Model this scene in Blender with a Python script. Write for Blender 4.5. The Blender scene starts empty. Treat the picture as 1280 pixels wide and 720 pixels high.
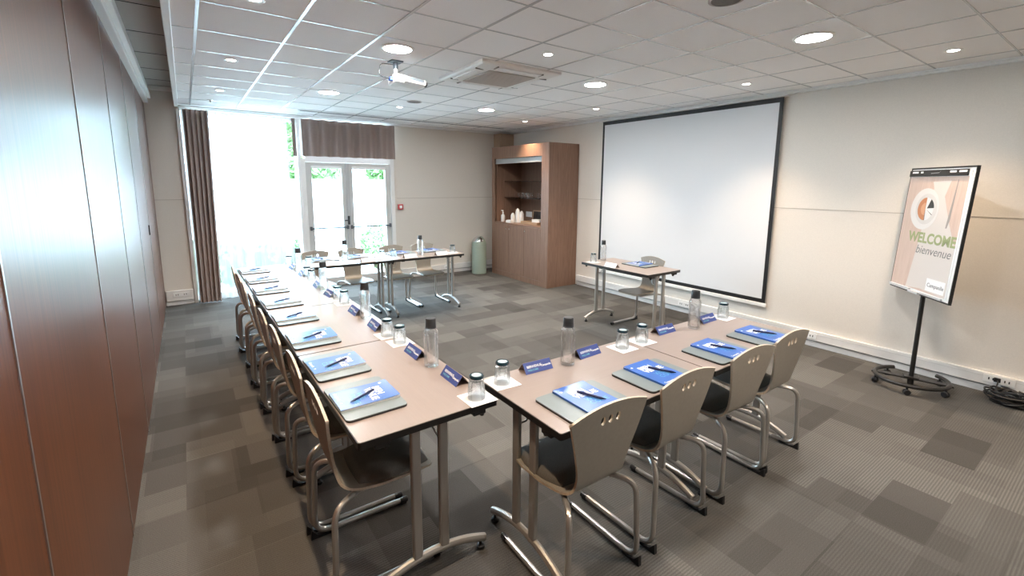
import bpy, bmesh, math, random
from math import pi, sin, cos, radians as rad
from mathutils import Vector as V, Matrix as M
from mathutils.geometry import delaunay_2d_cdt
random.seed(7)
scene = bpy.context.scene
COL = scene.collection

# ------------------------------------------------------------------ materials
MATS = {}
def new_mat(name):
    m = bpy.data.materials.new(name); m.use_nodes = True
    nt = m.node_tree; nt.nodes.clear()
    out = nt.nodes.new('ShaderNodeOutputMaterial')
    return m, nt, out
def pbsdf(nt, out, color, rough=.5, metal=0, spec=.5, **kw):
    b = nt.nodes.new('ShaderNodeBsdfPrincipled')
    b.inputs['Base Color'].default_value = (*color, 1)
    b.inputs['Roughness'].default_value = rough
    b.inputs['Metallic'].default_value = metal
    b.inputs['Specular IOR Level'].default_value = spec
    for k, v in kw.items(): b.inputs[k.replace('_', ' ')].default_value = v
    nt.links.new(b.outputs[0], out.inputs[0])
    return b
def plain(name, color, rough=.5, metal=0, spec=.5, noise=0, nscale=40, bump=0, **kw):
    if name in MATS: return MATS[name]
    m, nt, out = new_mat(name)
    b = pbsdf(nt, out, color, rough, metal, spec, **kw)
    if noise or bump:
        tc = nt.nodes.new('ShaderNodeTexCoord')
        n = nt.nodes.new('ShaderNodeTexNoise'); n.inputs['Scale'].default_value = nscale
        n.inputs['Detail'].default_value = 4
        nt.links.new(tc.outputs['Object'], n.inputs['Vector'])
        if noise:
            r = nt.nodes.new('ShaderNodeValToRGB')
            r.color_ramp.elements[0].position = .3; r.color_ramp.elements[1].position = .7
            r.color_ramp.elements[0].color = (*[c*(1-noise) for c in color], 1)
            r.color_ramp.elements[1].color = (*[min(1, c*(1+noise)) for c in color], 1)
            nt.links.new(n.outputs['Fac'], r.inputs[0]); nt.links.new(r.outputs[0], b.inputs['Base Color'])
        if bump:
            bp = nt.nodes.new('ShaderNodeBump'); bp.inputs['Strength'].default_value = bump
            bp.inputs['Distance'].default_value = .002
            nt.links.new(n.outputs['Fac'], bp.inputs['Height']); nt.links.new(bp.outputs[0], b.inputs['Normal'])
    MATS[name] = m
    return m
def wood(name, c1, c2, rough=.4, scale=(30, 30, 1.2), coat=0, spec=.5, dist=3.0, var=.07):
    m, nt, out = new_mat(name)
    b = pbsdf(nt, out, c1, rough, spec=spec)
    b.inputs['Coat Weight'].default_value = coat; b.inputs['Coat Roughness'].default_value = .2
    tc = nt.nodes.new('ShaderNodeTexCoord'); mp = nt.nodes.new('ShaderNodeMapping')
    mp.inputs['Scale'].default_value = scale
    nt.links.new(tc.outputs['Object'], mp.inputs[0])
    n = nt.nodes.new('ShaderNodeTexNoise'); n.inputs['Scale'].default_value = 1; n.inputs['Detail'].default_value = 6
    n.inputs['Roughness'].default_value = .65; n.inputs['Distortion'].default_value = dist
    nt.links.new(mp.outputs[0], n.inputs[0])
    r = nt.nodes.new('ShaderNodeValToRGB')
    r.color_ramp.elements[0].position = .32; r.color_ramp.elements[1].position = .68
    r.color_ramp.elements[0].color = (*c1, 1); r.color_ramp.elements[1].color = (*c2, 1)
    nt.links.new(n.outputs['Fac'], r.inputs[0]); nt.links.new(r.outputs[0], b.inputs['Base Color'])
    mr = nt.nodes.new('ShaderNodeMapRange'); mr.inputs['To Min'].default_value = rough-var; mr.inputs['To Max'].default_value = rough+var
    nt.links.new(n.outputs['Fac'], mr.inputs[0]); nt.links.new(mr.outputs[0], b.inputs['Roughness'])
    return m
def emit(name, color, s):
    m, nt, out = new_mat(name)
    e = nt.nodes.new('ShaderNodeEmission'); e.inputs[0].default_value = (*color, 1); e.inputs[1].default_value = s
    nt.links.new(e.outputs[0], out.inputs[0]); return m
def thin_glass(name, tint=(1, 1, 1), rough=.02, edge=.55, base=.04, tint_edge=None):
    """clear sheet or shell: straight-through light plus a mirror reflection that grows to grazing"""
    m, nt, out = new_mat(name)
    lw = nt.nodes.new('ShaderNodeLayerWeight'); lw.inputs['Blend'].default_value = .25
    tr = nt.nodes.new('ShaderNodeBsdfTransparent')
    gl = nt.nodes.new('ShaderNodeBsdfGlossy'); gl.inputs['Roughness'].default_value = rough
    cr = nt.nodes.new('ShaderNodeMix'); cr.data_type = 'RGBA'
    cr.inputs['A'].default_value = (*tint, 1); cr.inputs['B'].default_value = (*(tint_edge or tint), 1)
    nt.links.new(lw.outputs['Facing'], cr.inputs['Factor']); nt.links.new(cr.outputs['Result'], tr.inputs[0])
    mr = nt.nodes.new('ShaderNodeMapRange'); mr.inputs['To Min'].default_value = base; mr.inputs['To Max'].default_value = edge
    nt.links.new(lw.outputs['Fresnel'], mr.inputs[0])
    mx = nt.nodes.new('ShaderNodeMixShader')
    nt.links.new(mr.outputs[0], mx.inputs[0]); nt.links.new(tr.outputs[0], mx.inputs[1]); nt.links.new(gl.outputs[0], mx.inputs[2])
    nt.links.new(mx.outputs[0], out.inputs[0])
    return m

WALLC = (.735, .695, .635)
m_wall = plain('wall_vinyl', WALLC, .75, noise=.03, nscale=120, bump=.15, spec=.3)
m_white = plain('white_paint', (.87, .87, .855), .4)
m_trim = plain('cream_trim', (.84, .83, .80), .45)
m_trunk = plain('white_trunking', (.78, .77, .75), .35)
m_gap = plain('dark_gap', (.03, .03, .03), .8)
m_ceil = plain('ceiling_tile', (.91, .895, .88), .85, noise=.03, nscale=300, bump=.1, spec=.2)
m_tbar = plain('ceiling_bar', (.66, .66, .66), .22, spec=.6)
m_panel = wood('mahogany_panel', (.080, .026, .011), (.155, .054, .024), .33, (26, 26, .45), spec=.42, var=.012)
m_alu = plain('aluminium', (.62, .62, .61), .35, metal=1)
m_lam = wood('walnut_laminate', (.312, .250, .216), (.332, .266, .230), .29, (3.5, 75, 75), spec=.5, dist=.8, var=.008)
m_black = plain('black_plastic', (.012, .012, .013), .45)
m_edge = plain('black_table_edge', (.014, .013, .012), .4)
m_leg = plain('silver_grey_lacquer', (.44, .42, .39), .38, metal=.55)
m_tube = plain('satin_tube', (.50, .48, .45), .3, metal=.7)
m_shell = plain('taupe_laminate', (.315, .285, .238), .42, noise=.04, nscale=60)
m_ply = plain('plywood_edge', (.62, .53, .42), .5, noise=.1, nscale=120)
m_pad = plain('charcoal_upholstery', (.125, .120, .110), .85, noise=.25, nscale=400, bump=.3)
m_folder = plain('grey_folder', (.19, .225, .225), .34, spec=.6)
m_blue = plain('blue_cover', (.040, .135, .47), .28, spec=.6, noise=.10, nscale=9)
m_paper = plain('white_paper', (.86, .86, .86), .7)
m_navy = plain('navy_plastic', (.006, .012, .07), .3)
m_tent = plain('indigo_card', (.055, .085, .29), .4)
m_print = plain('white_print', (.88, .90, .92), .5)
m_teal = plain('teal_print', (.16, .50, .62), .5)
m_tbase = plain('tumbler_base', (.008, .032, .046), .08, spec=.8)
m_pane = thin_glass('window_pane', (.97, .985, .98), .01, .55, .03)
m_cap = plain('dark_cap', (.03, .033, .036), .4)
m_cab = wood('walnut_cabinet', (.185, .102, .066), (.285, .170, .117), .38, (22, 22, 1.0), spec=.45)
m_screen = plain('matte_screen', (.74, .755, .77), .9, spec=.1)
m_curtain = plain('taupe_curtain', (.37, .295, .270), .85, noise=.12, nscale=200)
m_chrome = plain('chrome', (.85, .85, .85), .08, metal=1)
m_bin = plain('sage_enamel', (.30, .37, .31), .35)
m_red = plain('red_plastic', (.55, .02, .03), .4)
m_grill = plain('beige_grille', (.54, .49, .45), .7)
m_stand = plain('black_powdercoat', (.018, .017, .016), .35)
m_leaf = plain('leaf_green', (.14, .25, .085), .6, noise=.4, nscale=6)
m_bark = plain('bark', (.16, .11, .07), .9, noise=.3, nscale=30)
m_pave = plain('pale_paving', (.62, .61, .58), .9, noise=.08, nscale=3)
m_render = plain('pale_render', (.80, .80, .78), .9)
m_soap = plain('white_plastic', (.80, .80, .78), .35)
m_shelf = thin_glass('smoked_shelf', (.55, .58, .58), .05, .6, .08)
m_dwhite = emit('downlight_diffuser', (1.0, .985, .97), 150)
m_spotlamp = emit('spot_lamp', (1.0, .93, .82), 30)

def vessel_glass(name, tint, ior, through):
    """walled glass that bends light, part of which passes straight through"""
    m, nt, out = new_mat(name)
    g = nt.nodes.new('ShaderNodeBsdfGlass'); g.inputs['Color'].default_value = (*tint, 1); g.inputs['Roughness'].default_value = .0; g.inputs['IOR'].default_value = ior
    t = nt.nodes.new('ShaderNodeBsdfTransparent'); t.inputs[0].default_value = (*tint, 1)
    x = nt.nodes.new('ShaderNodeMixShader'); x.inputs[0].default_value = through
    nt.links.new(g.outputs[0], x.inputs[1]); nt.links.new(t.outputs[0], x.inputs[2]); nt.links.new(x.outputs[0], out.inputs[0])
    return m
m_glass = vessel_glass('bottle_glass', (1, 1, 1), 1.42, .62)
m_tumbler = vessel_glass('tumbler_glass', (.97, .99, 1.0), 1.45, .62)
def mat_sheer():
    m, nt, out = new_mat('sheer_voile')
    tr = nt.nodes.new('ShaderNodeBsdfTransparent'); tr.inputs[0].default_value = (.98, .98, .98, 1)
    tl = nt.nodes.new('ShaderNodeBsdfTranslucent'); tl.inputs[0].default_value = (.93, .95, .96, 1)
    df = nt.nodes.new('ShaderNodeBsdfDiffuse'); df.inputs[0].default_value = (.9, .91, .92, 1)
    a = nt.nodes.new('ShaderNodeMixShader'); a.inputs[0].default_value = .82
    nt.links.new(tl.outputs[0], a.inputs[1]); nt.links.new(df.outputs[0], a.inputs[2])
    w = nt.nodes.new('ShaderNodeTexNoise'); w.inputs['Scale'].default_value = 1
    tc = nt.nodes.new('ShaderNodeTexCoord'); mp = nt.nodes.new('ShaderNodeMapping'); mp.inputs['Scale'].default_value = (45, 45, 1.5)
    nt.links.new(tc.outputs['Object'], mp.inputs[0]); nt.links.new(mp.outputs[0], w.inputs[0])
    mr = nt.nodes.new('ShaderNodeMapRange'); mr.inputs['To Min'].default_value = .34; mr.inputs['To Max'].default_value = .52
    nt.links.new(w.outputs['Fac'], mr.inputs[0])
    b = nt.nodes.new('ShaderNodeMixShader'); nt.links.new(mr.outputs[0], b.inputs[0])
    nt.links.new(tr.outputs[0], b.inputs[1]); nt.links.new(a.outputs[0], b.inputs[2])
    nt.links.new(b.outputs[0], out.inputs[0]); return m
m_sheer = mat_sheer()

def mat_carpet():
    m, nt, out = new_mat('carpet_planks')
    N = nt.nodes.new; L = nt.links.new
    b = pbsdf(nt, out, (.1, .1, .1), .95, spec=.15)
    tc = N('ShaderNodeTexCoord')
    def brick(w, h, off, freq, loc):
        mp = N('ShaderNodeMapping'); mp.inputs['Location'].default_value = loc
        L(tc.outputs['Object'], mp.inputs[0])
        k = N('ShaderNodeTexBrick'); k.offset = off; k.offset_frequency = freq; k.squash = 1
        k.inputs['Scale'].default_value = 1; k.inputs['Mortar Size'].default_value = 0
        k.inputs['Brick Width'].default_value = w; k.inputs['Row Height'].default_value = h
        k.inputs['Color1'].default_value = (0, 0, 0, 1); k.inputs['Color2'].default_value = (1, 1, 1, 1)
        L(mp.outputs[0], k.inputs[0]); return k
    k1 = brick(.50, .25, .37, 2, (.13, .07, 0)); k2 = brick(1.0, .5, .5, 3, (.4, .31, 0)); k3 = brick(.25, .5, .31, 2, (.05, .2, 0))
    def math_(op, a, c):
        n = N('ShaderNodeMath'); n.operation = op
        for i, x in enumerate((a, c)):
            if isinstance(x, (int, float)): n.inputs[i].default_value = x
            else: L(x, n.inputs[i])
        return n.outputs[0]
    t = math_('ADD', math_('MULTIPLY', k1.outputs[0], .5), math_('ADD', math_('MULTIPLY', k2.outputs[0], .3), math_('MULTIPLY', k3.outputs[0], .2)))
    r = N('ShaderNodeValToRGB')
    r.color_ramp.elements[0].position = .15; r.color_ramp.elements[1].position = .85
    r.color_ramp.elements[0].color = (.065, .061, .056, 1); r.color_ramp.elements[1].color = (.154, .147, .136, 1)
    L(t, r.inputs[0])
    # fine ribs running along x
    sx = N('ShaderNodeSeparateXYZ'); L(tc.outputs['Object'], sx.inputs[0])
    rib = math_('SINE', math_('MULTIPLY', sx.outputs[1], 2*pi/.013), 0)
    amt = math_('MULTIPLY', k1.outputs[0], .22)
    ribf = math_('ADD', 1.0, math_('MULTIPLY', rib, amt))
    nz = N('ShaderNodeTexNoise'); nz.inputs['Scale'].default_value = 260; nz.inputs['Detail'].default_value = 3
    L(tc.outputs['Object'], nz.inputs[0])
    nf = math_('ADD', .45, math_('MULTIPLY', nz.outputs['Fac'], 1.1))
    f = math_('MULTIPLY', ribf, nf)
    vm = N('ShaderNodeVectorMath'); vm.operation = 'SCALE'
    L(r.outputs[0], vm.inputs[0]); L(f, vm.inputs['Scale']); L(vm.outputs[0], b.inputs['Base Color'])
    bp = N('ShaderNodeBump'); bp.inputs['Strength'].default_value = .35; bp.inputs['Distance'].default_value = .003
    L(f, bp.inputs['Height']); L(bp.outputs[0], b.inputs['Normal'])
    return m
m_carpet = mat_carpet()

# ------------------------------------------------------------------ mesh helpers
def bx(bm, lo, hi, bev=0, mat=0, X=None, seg=2):
    t = bmesh.new()
    bmesh.ops.create_cube(t, size=1)
    s = [hi[i]-lo[i] for i in range(3)]; c = [(hi[i]+lo[i])/2 for i in range(3)]
    bmesh.ops.scale(t, vec=s, verts=t.verts); bmesh.ops.translate(t, vec=c, verts=t.verts)
    if bev: bmesh.ops.bevel(t, geom=list(t.edges), offset=min(bev, min(s)*.49), segments=seg, affect='EDGES', profile=.5)
    merge(bm, t, mat, X, True)
def merge(bm, t, mat=0, X=None, flat=False):
    mp = {}; L = bm.faces.layers.int.get('flat') or bm.faces.layers.int.new('flat'); t.normal_update()
    for v in t.verts: mp[v] = bm.verts.new(X @ v.co if X else v.co)
    for f in t.faces:
        try: nf = bm.faces.new([mp[v] for v in f.verts])
        except ValueError: continue
        nf.material_index = mat if mat is not None else f.material_index
        if flat and max(abs(c) for c in f.normal) > .9995: nf[L] = 1
    t.free()
def tube(bm, pts, r, seg=10, mat=0, caps=True, X=None, flat=None):
    pts = [V(p) for p in pts]; n = len(pts); rings = []
    tang = []
    for i in range(n):
        a = pts[i]-pts[i-1] if i else pts[1]-pts[0]; b = pts[i+1]-pts[i] if i < n-1 else pts[-1]-pts[-2]
        tang.append((a.normalized()+b.normalized()).normalized())
    ref = V((0, 0, 1)) if abs(tang[0].z) < .9 else V((0, 1, 0))
    nn = (ref - tang[0]*ref.dot(tang[0])).normalized()
    for i in range(n):
        nn = (nn - tang[i]*nn.dot(tang[i])).normalized(); bb = tang[i].cross(nn)
        rr = r[i] if isinstance(r, (list, tuple)) else r
        fx, fy = flat if flat else (1, 1)
        ring = []
        for k in range(seg):
            a = 2*pi*k/seg; p = pts[i]+nn*cos(a)*rr*fx+bb*sin(a)*rr*fy
            ring.append(bm.verts.new(X @ p if X else p))
        rings.append(ring)
    for i in range(n-1):
        for k in range(seg):
            f = bm.faces.new([rings[i][k], rings[i][(k+1) % seg], rings[i+1][(k+1) % seg], rings[i+1][k]]); f.material_index = mat
    if caps:
        bm.faces.new(list(reversed(rings[0]))).material_index = mat; bm.faces.new(rings[-1]).material_index = mat
def fillet(pts, rads, n=6):
    pts = [V(p) for p in pts]; out = [pts[0]]
    for i in range(1, len(pts)-1):
        a, p, b = pts[i-1], pts[i], pts[i+1]; r = rads[i-1] if isinstance(rads, (list, tuple)) else rads
        u, w = (a-p).normalized(), (b-p).normalized()
        ang = u.angle(w); d = min(r/math.tan(ang/2), .48*(a-p).length, .48*(b-p).length)
        A, B = p+u*d, p+w*d
        for k in range(n+1):
            t = k/n; out.append(A*(1-t)**2+p*2*t*(1-t)+B*t*t)
    out.append(pts[-1]); return out
def lathe(bm, prof, seg=20, c=(0, 0, 0), mat=0, mats=None, X=None, flute=None, close=False):
    rings = []
    for (r, z) in prof:
        ring = []
        if r < 1e-6:
            p = V((c[0], c[1], c[2]+z)); ring = [bm.verts.new(X @ p if X else p)]
        else:
            for k in range(seg):
                a = 2*pi*k/seg; rr = r*(flute(k, z) if flute else 1)
                p = V((c[0]+rr*cos(a), c[1]+rr*sin(a), c[2]+z)); ring.append(bm.verts.new(X @ p if X else p))
        rings.append(ring)
    for i in range(len(rings)-1):
        A, B = rings[i], rings[i+1]; mi = mats[i] if mats else mat
        if len(A) == 1 and len(B) == 1: continue
        for k in range(seg):
            k2 = (k+1) % seg
            if len(A) == 1: f = bm.faces.new([A[0], B[k2], B[k]])
            elif len(B) == 1: f = bm.faces.new([A[k], A[k2], B[0]])
            else: f = bm.faces.new([A[k], A[k2], B[k2], B[k]])
            f.material_index = mi
def prism(bm, poly, h0, h1, X=None, mat=0, top=None):
    """extrude a 2-D outline from z=h0 to z=h1"""
    a = [bm.verts.new(X @ V((x, y, h0)) if X else (x, y, h0)) for x, y in poly]
    b = [bm.verts.new(X @ V((x, y, h1)) if X else (x, y, h1)) for x, y in poly]
    n = len(poly)
    bm.faces.new(list(reversed(a))).material_index = mat
    bm.faces.new(b).material_index = mat if top is None else top
    for i in range(n): bm.faces.new([a[i], a[(i+1) % n], b[(i+1) % n], b[i]]).material_index = mat
def rrect(w, h, r, n=5, cx=0, cy=0):
    out = []
    for (sx, sy, a0) in ((1, 1, 0), (-1, 1, 90), (-1, -1, 180), (1, -1, 270)):
        for k in range(n+1):
            a = rad(a0+90*k/n); out.append((cx+sx*(w/2-r)+r*cos(a), cy+sy*(h/2-r)+r*sin(a)))
    return out
def circ(r, n=24, cx=0, cy=0, a0=0, a1=360):
    full = abs(a1-a0) >= 360
    return [(cx+r*cos(rad(a0+(a1-a0)*k/(n if full else n-1))), cy+r*sin(rad(a0+(a1-a0)*k/(n if full else n-1)))) for k in range(n)]
def finish_mesh(name, bm, mats, smooth=35):
    bmesh.ops.recalc_face_normals(bm, faces=bm.faces)
    me = bpy.data.meshes.new(name)
    if smooth:
        L = bm.faces.layers.int.get('flat')
        for f in bm.faces: f.smooth = not (L and f[L])
        for e in bm.edges:
            if len(e.link_faces) == 2 and e.calc_face_angle(0) > rad(smooth): e.smooth = False
    bm.to_mesh(me); bm.free()
    for m in (mats if isinstance(mats, (list, tuple)) else [mats]): me.materials.append(m)
    return me
def obj(name, bm, mats, parent=None, smooth=35, loc=None, label=None):
    o = bpy.data.objects.new(name, finish_mesh(name, bm, mats, smooth)); COL.objects.link(o)
    if parent: o.parent = parent
    if loc: o.location = loc
    if label: o['label'] = label
    return o
def thing(name, loc=(0, 0, 0), rz=0, label=None, cat=None, group=None):
    o = bpy.data.objects.new(name, None); COL.objects.link(o); o.empty_display_size = .1
    o.location = loc; o.rotation_euler = (0, 0, rz); tag(o, label, cat, group); return o
def tag(o, label=None, cat=None, group=None, kind=None):
    if label: o['label'] = label
    if cat: o['category'] = cat
    if group: o['group'] = group
    if kind: o['kind'] = kind
    return o
def copy_tree(o, parent=None):
    c = o.copy(); COL.objects.link(c)
    if parent: c.parent = parent
    for ch in list(o.children): copy_tree(ch, c)
    return c
USED = set()
def place(proto, loc, rz, label, group=None):
    if proto.name in USED: o = copy_tree(proto)
    else: o = proto; USED.add(proto.name)
    o.location = loc; o.rotation_euler = (0, 0, rz); o['label'] = label
    if group: o['group'] = group
    return o
def lettering(name, s, size, X, mat, parent, align='LEFT', bold=0, shear=0, ext=.0002, sx=1, space=1):
    cu = bpy.data.curves.new(name, 'FONT'); cu.body = s; cu.size = size; cu.align_x = align; cu.offset = bold
    cu.shear = shear; cu.extrude = ext; cu.space_line = .85; cu.resolution_u = 3; cu.space_character = space
    t = bpy.data.objects.new('tmp', cu); COL.objects.link(t)
    dg = bpy.context.evaluated_depsgraph_get(); dg.update()
    me = bpy.data.meshes.new_from_object(t.evaluated_get(dg))
    bpy.data.objects.remove(t); bpy.data.curves.remove(cu)
    me.name = name; me.transform(X @ M.Diagonal((sx, 1, 1, 1)))
    me.materials.clear(); me.materials.append(mat)
    o = bpy.data.objects.new(name, me); COL.objects.link(o); o.parent = parent
    return o
def T(x, y, z): return M.Translation((x, y, z))
def Rz(a): return M.Rotation(a, 4, 'Z')
def Rx(a): return M.Rotation(a, 4, 'X')
def Ry(a): return M.Rotation(a, 4, 'Y')
ORD = ['', 'first', 'second', 'third', 'fourth', 'fifth', 'sixth', 'seventh', 'eighth']

# ------------------------------------------------------------------ room dimensions
XL, XR, YB, YF, H = -.335, 5.245, 7.565, -2.6, 2.635
CX = -.015            # where the lowered ceiling starts
HR = 2.86             # recess above the folding wall
def struct(name, bm, mats, parent=None, smooth=35):
    o = obj(name, bm, mats, parent, smooth)
    if not parent: o['kind'] = 'structure'
    return o

b = bmesh.new(); bx(b, (XL-.15, YF-.15, -.12), (XR+.15, YB+.17, 0)); struct('floor', b, m_carpet)
# lowered tile ceiling
b = bmesh.new(); bx(b, (CX, YF, H), (XR, YB, H+.30)); struct('ceiling', b, m_ceil)
b = bmesh.new(); bx(b, (XL-.15, YF-.1, HR), (CX, YB, HR+.1))
for y in [-1.8, -.7, .4, 1.5, 2.6, 3.45, 4.2, 4.95, 5.7, 6.45, 7.1]: bx(b, (XL, y, HR-.003), (CX, y+.008, HR), mat=1)
struct('ceiling_recess', b, [plain('recess_board', (.50, .475, .44), .8), m_gap])
# grid of the tile ceiling
gx = [.14, .65, 1.15, 1.63, 2.11, 2.63, 3.16, 3.75, 4.30, 4.93]
gy = [-2.3, -1.8, -1.3, -.8, -.28, .23, .73, 1.22, 1.69, 2.15, 2.62, 3.15, 3.73, 4.31, 4.83, 5.33, 5.80, 6.3, 6.83, 7.3]
b = bmesh.new()
for x in gx: bx(b, (x-.009, YF, H-.003), (x+.009, YB-.2, H+.001))
for y in gy: bx(b, (CX+.02, y-.0055, H-.0025), (XR-.05, y+.0055, H+.001))
struct('trim_1', b, m_tbar)                                   # T-bars
b = bmesh.new()
bx(b, (CX-.012, YF, H-.012), (CX+.03, YB, HR-.001), .003); struct('trim_2', b, m_trim)   # edge of the lowered ceiling
b = bmesh.new()
bx(b, (CX+.03, YB-.05, H-.035), (XR, YB-.001, H-.001), .008); bx(b, (CX+.03, YB-.10, H-.016), (XR, YB-.05, H-.001), .004)
struct('trim_3', b, m_white)                                  # cornice above the window wall
b = bmesh.new()
bx(b, (XR-.045, YF, H-.03), (XR-.001, YB-.1, H-.001), .008); bx(b, (XR-.075, YF, H-.012), (XR-.045, YB-.1, H-.001), .003)
struct('trim_4', b, m_white)
# slot diffuser in the ceiling along the window wall
b = bmesh.new()
bx(b, (1.35, 6.90, H-.006), (4.75, 6.985, H-.001), .002); bx(b, (1.37, 6.922, H-.0075), (4.73, 6.962, H-.0055), mat=1)
o = obj('slot_diffuser', b, [m_white, m_gap]); tag(o, 'long dark linear air slot in the ceiling along the window wall', 'air vent')

# window wall
OX0, OX1, OZ = .03, 2.915, 2.60
b = bmesh.new()
bx(b, (XL-.15, YB, 0), (OX0, YB+.17, HR)); bx(b, (OX1, YB, 0), (XR+.15, YB+.17, HR)); bx(b, (OX0, YB, OZ), (OX1, YB+.17, HR))
bx(b, (XL-.02, YB-.004, 1.418), (OX0-.03, YB-.0005, 1.424), mat=1); bx(b, (OX1+.03, YB-.004, 1.398), (XR, YB-.0005, 1.404), mat=1)
m_seam = plain('wall_seam', (.47, .43, .37), .8)
struct('wall_back', b, [m_wall, m_seam])
b = bmesh.new(); bx(b, (XL-.02, YB-.05, HR-.06), (CX-.013, YB-.001, HR-.001), .01); struct('trim_5', b, m_trim)
b = bmesh.new(); bx(b, (OX0-.045, YB-.03, 0), (OX0-.002, YB-.001, H-.04), .004); bx(b, (OX0-.012, YB-.03, 0), (OX0-.002, YB+.0, H-.04)); struct('trim_6', b, m_trim)
b = bmesh.new(); bx(b, (XR, YF-.15, 0), (XR+.15, YB, HR)); bx(b, (XR-.004, YF, 1.424), (XR-.0003, YB, 1.430), mat=1)
struct('wall_right', b, [m_wall, m_seam])
b = bmesh.new(); bx(b, (XL-.15, YF-.15, 0), (XR, YF, HR)); struct('wall_front', b, m_wall)
# boxed column in the far corner behind the cabinet
b = bmesh.new(); bx(b, (XR-.32, YB-.22, 0), (XR-.001, YB-.001, H-.04), .004); struct('column', b, plain('column_tan', (.42, .31, .22), .7))
# folding timber wall
b = bmesh.new(); bx(b, (XL-.15, YF, 0), (XL-.03, YB, HR), mat=1)
sy = [-2.2, -1.0, .21, 1.41, 2.60, 3.73, 4.88, 6.03, 7.18]
ed = [YF]+sy+[YB-.002]
for i in range(len(ed)-1):
    bx(b, (XL-.04, ed[i]+.003, .008), (XL, ed[i+1]-.003, 2.638), .002, mat=0)
for y in sy: bx(b, (XL-.03, y-.0045, .008), (XL+.003, y+.0045, 2.635), mat=2)
o = struct('wall_left', b, [m_panel, m_gap, m_alu])
b = bmesh.new(); bx(b, (XL-.002, 5.92, 1.12), (XL+.009, 5.935, 1.22), .002, mat=0); obj('latch', b, m_black, o)
b = bmesh.new()
bx(b, (XL-.03, YF, 2.64), (XL+.045, YB-.002, 2.70), .004); bx(b, (XL-.03, YF, 2.70), (XL+.075, YB-.002, 2.76), .004); bx(b, (XL-.03, YF, 2.76), (XL+.055, YB-.002, HR-.001))
struct('trim_7', b, m_trim)                                   # head rail of the folding wall

# trunking
def trunking(name, p0, p1, inward, top=.170):
    bm = bmesh.new(); x0, x1 = sorted((p0[0], p1[0])); y0, y1 = sorted((p0[1], p1[1]))
    def slab(d, z0, z1, bev, mat=0):
        lo = [x0, y0, z0]; hi = [x1, y1, z1]
        ax = 0 if x0 == x1 else 1
        lo[ax], hi[ax] = sorted((p0[ax]-inward*.0008, p0[ax]+inward*-d)) if False else sorted((p0[ax]+inward*.0008, p0[ax]+inward*d))
        bx(bm, lo, hi, bev, mat)
    slab(.014, .001, .058, .002); slab(.006, .058, .068, 0, 1); slab(.034, .068, top, .006); slab(.0365, .075, .079, 0, 2); slab(.0365, top-.03, top-.027, 0, 2)
    return struct(name, bm, [m_trunk, m_gap, plain('trunking_groove', (.62, .61, .59), .5)])
trunking('baseboard_right', (XR, YF), (XR, 5.48), -1)
trunking('baseboard_back', (OX1+.06, YB), (XR-.33, YB), -1)
b = bmesh.new(); bx(b, (XL+.01, YB-.035, .06), (OX0-.05, YB-.0008, .20), .006); bx(b, (XL+.01, YB-.016, .001), (OX0-.05, YB-.0008, .055), .002)
struct('baseboard_window', b, m_trunk)
def socket(loc, rz, label, n=2):
    t = thing('wall_socket', loc, rz, label, 'socket', 'sockets on the trunking')
    bm = bmesh.new(); bx(bm, (-.045*n, -.005, -.030), (.045*n, 0, .030), .003); obj('cover_plate', bm, m_white, t)
    for k in range(n):
        bm = bmesh.new(); c = -.045*n+.045+.09*k
        for dx in (-.012, .012): bx(bm, (c+dx-.004, -.0065, -.010), (c+dx+.004, -.0045, .010), .0008)
        obj('socket_hole', bm, m_gap, t)
socket((XR-.035, 3.43, .118), -pi/2, 'white double socket on the trunking under the projection screen')
socket((XR-.035, .56, .130), -pi/2, 'white double socket on the trunking behind the flipchart, by the cable heap')
socket((XR-.035, 1.92, .118), -pi/2, 'white socket on the trunking between flipchart and projection screen', 1)
socket((3.85, YB-.035, .118), 0, 'white socket on the trunking between the glass door and green bin', 1)
socket((-.16, YB-.036, .145), 0, 'white double socket low on the wall beside the long taupe curtain')

# ------------------------------------------------------------------ window, door, curtains
win = bpy.data.objects.new('window_1', None); COL.objects.link(win); win['kind'] = 'structure'
def frame_rect(bm, x0, x1, z0, z1, w, y0, y1, wb=None):
    wb = wb or w
    bx(bm, (x0, y0, z0), (x0+w, y1, z1), .003); bx(bm, (x1-w, y0, z0), (x1, y1, z1), .003)
    bx(bm, (x0+w, y0, z1-w), (x1-w, y1, z1), .003); bx(bm, (x0+w, y0, z0), (x1-w, y1, z0+wb), .003)
b = bmesh.new(); frame_rect(b, OX0+.002, 1.44, .002, OZ-.002, .05, YB+.05, YB+.12, .09); bx(b, (.70, YB+.055, .09), (.75, YB+.115, OZ-.05), .003)
obj('frame', b, m_white, win)
b = bmesh.new(); bx(b, (OX0+.05, YB+.082, .09), (1.39, YB+.088, OZ-.05)); obj('pane', b, m_pane, win, 0)
b = bmesh.new(); bx(b, (1.415, YB-.012, .002), (1.465, YB+.12, OZ-.003), .004); obj('post', b, m_white, win)
dr = bpy.data.objects.new('door_1', None); COL.objects.link(dr); dr['kind'] = 'structure'
DX0, DX1, DZ = 1.468, 2.91, 2.02
b = bmesh.new()
bx(b, (DX0, YB-.005, .002), (DX0+.05, YB+.12, DZ), .004); bx(b, (DX1-.065, YB-.02, .002), (DX1, YB+.12, DZ+.04), .004)
bx(b, (DX0+.05, YB-.005, DZ-.05), (DX1-.065, YB+.12, DZ+.04), .004); obj('door_frame', b, m_white, dr)
b = bmesh.new(); frame_rect(b, DX0, DX1-.0, DZ+.042, OZ-.003, .045, YB+.05, YB+.12); obj('transom_frame', b, m_white, dr)
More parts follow.
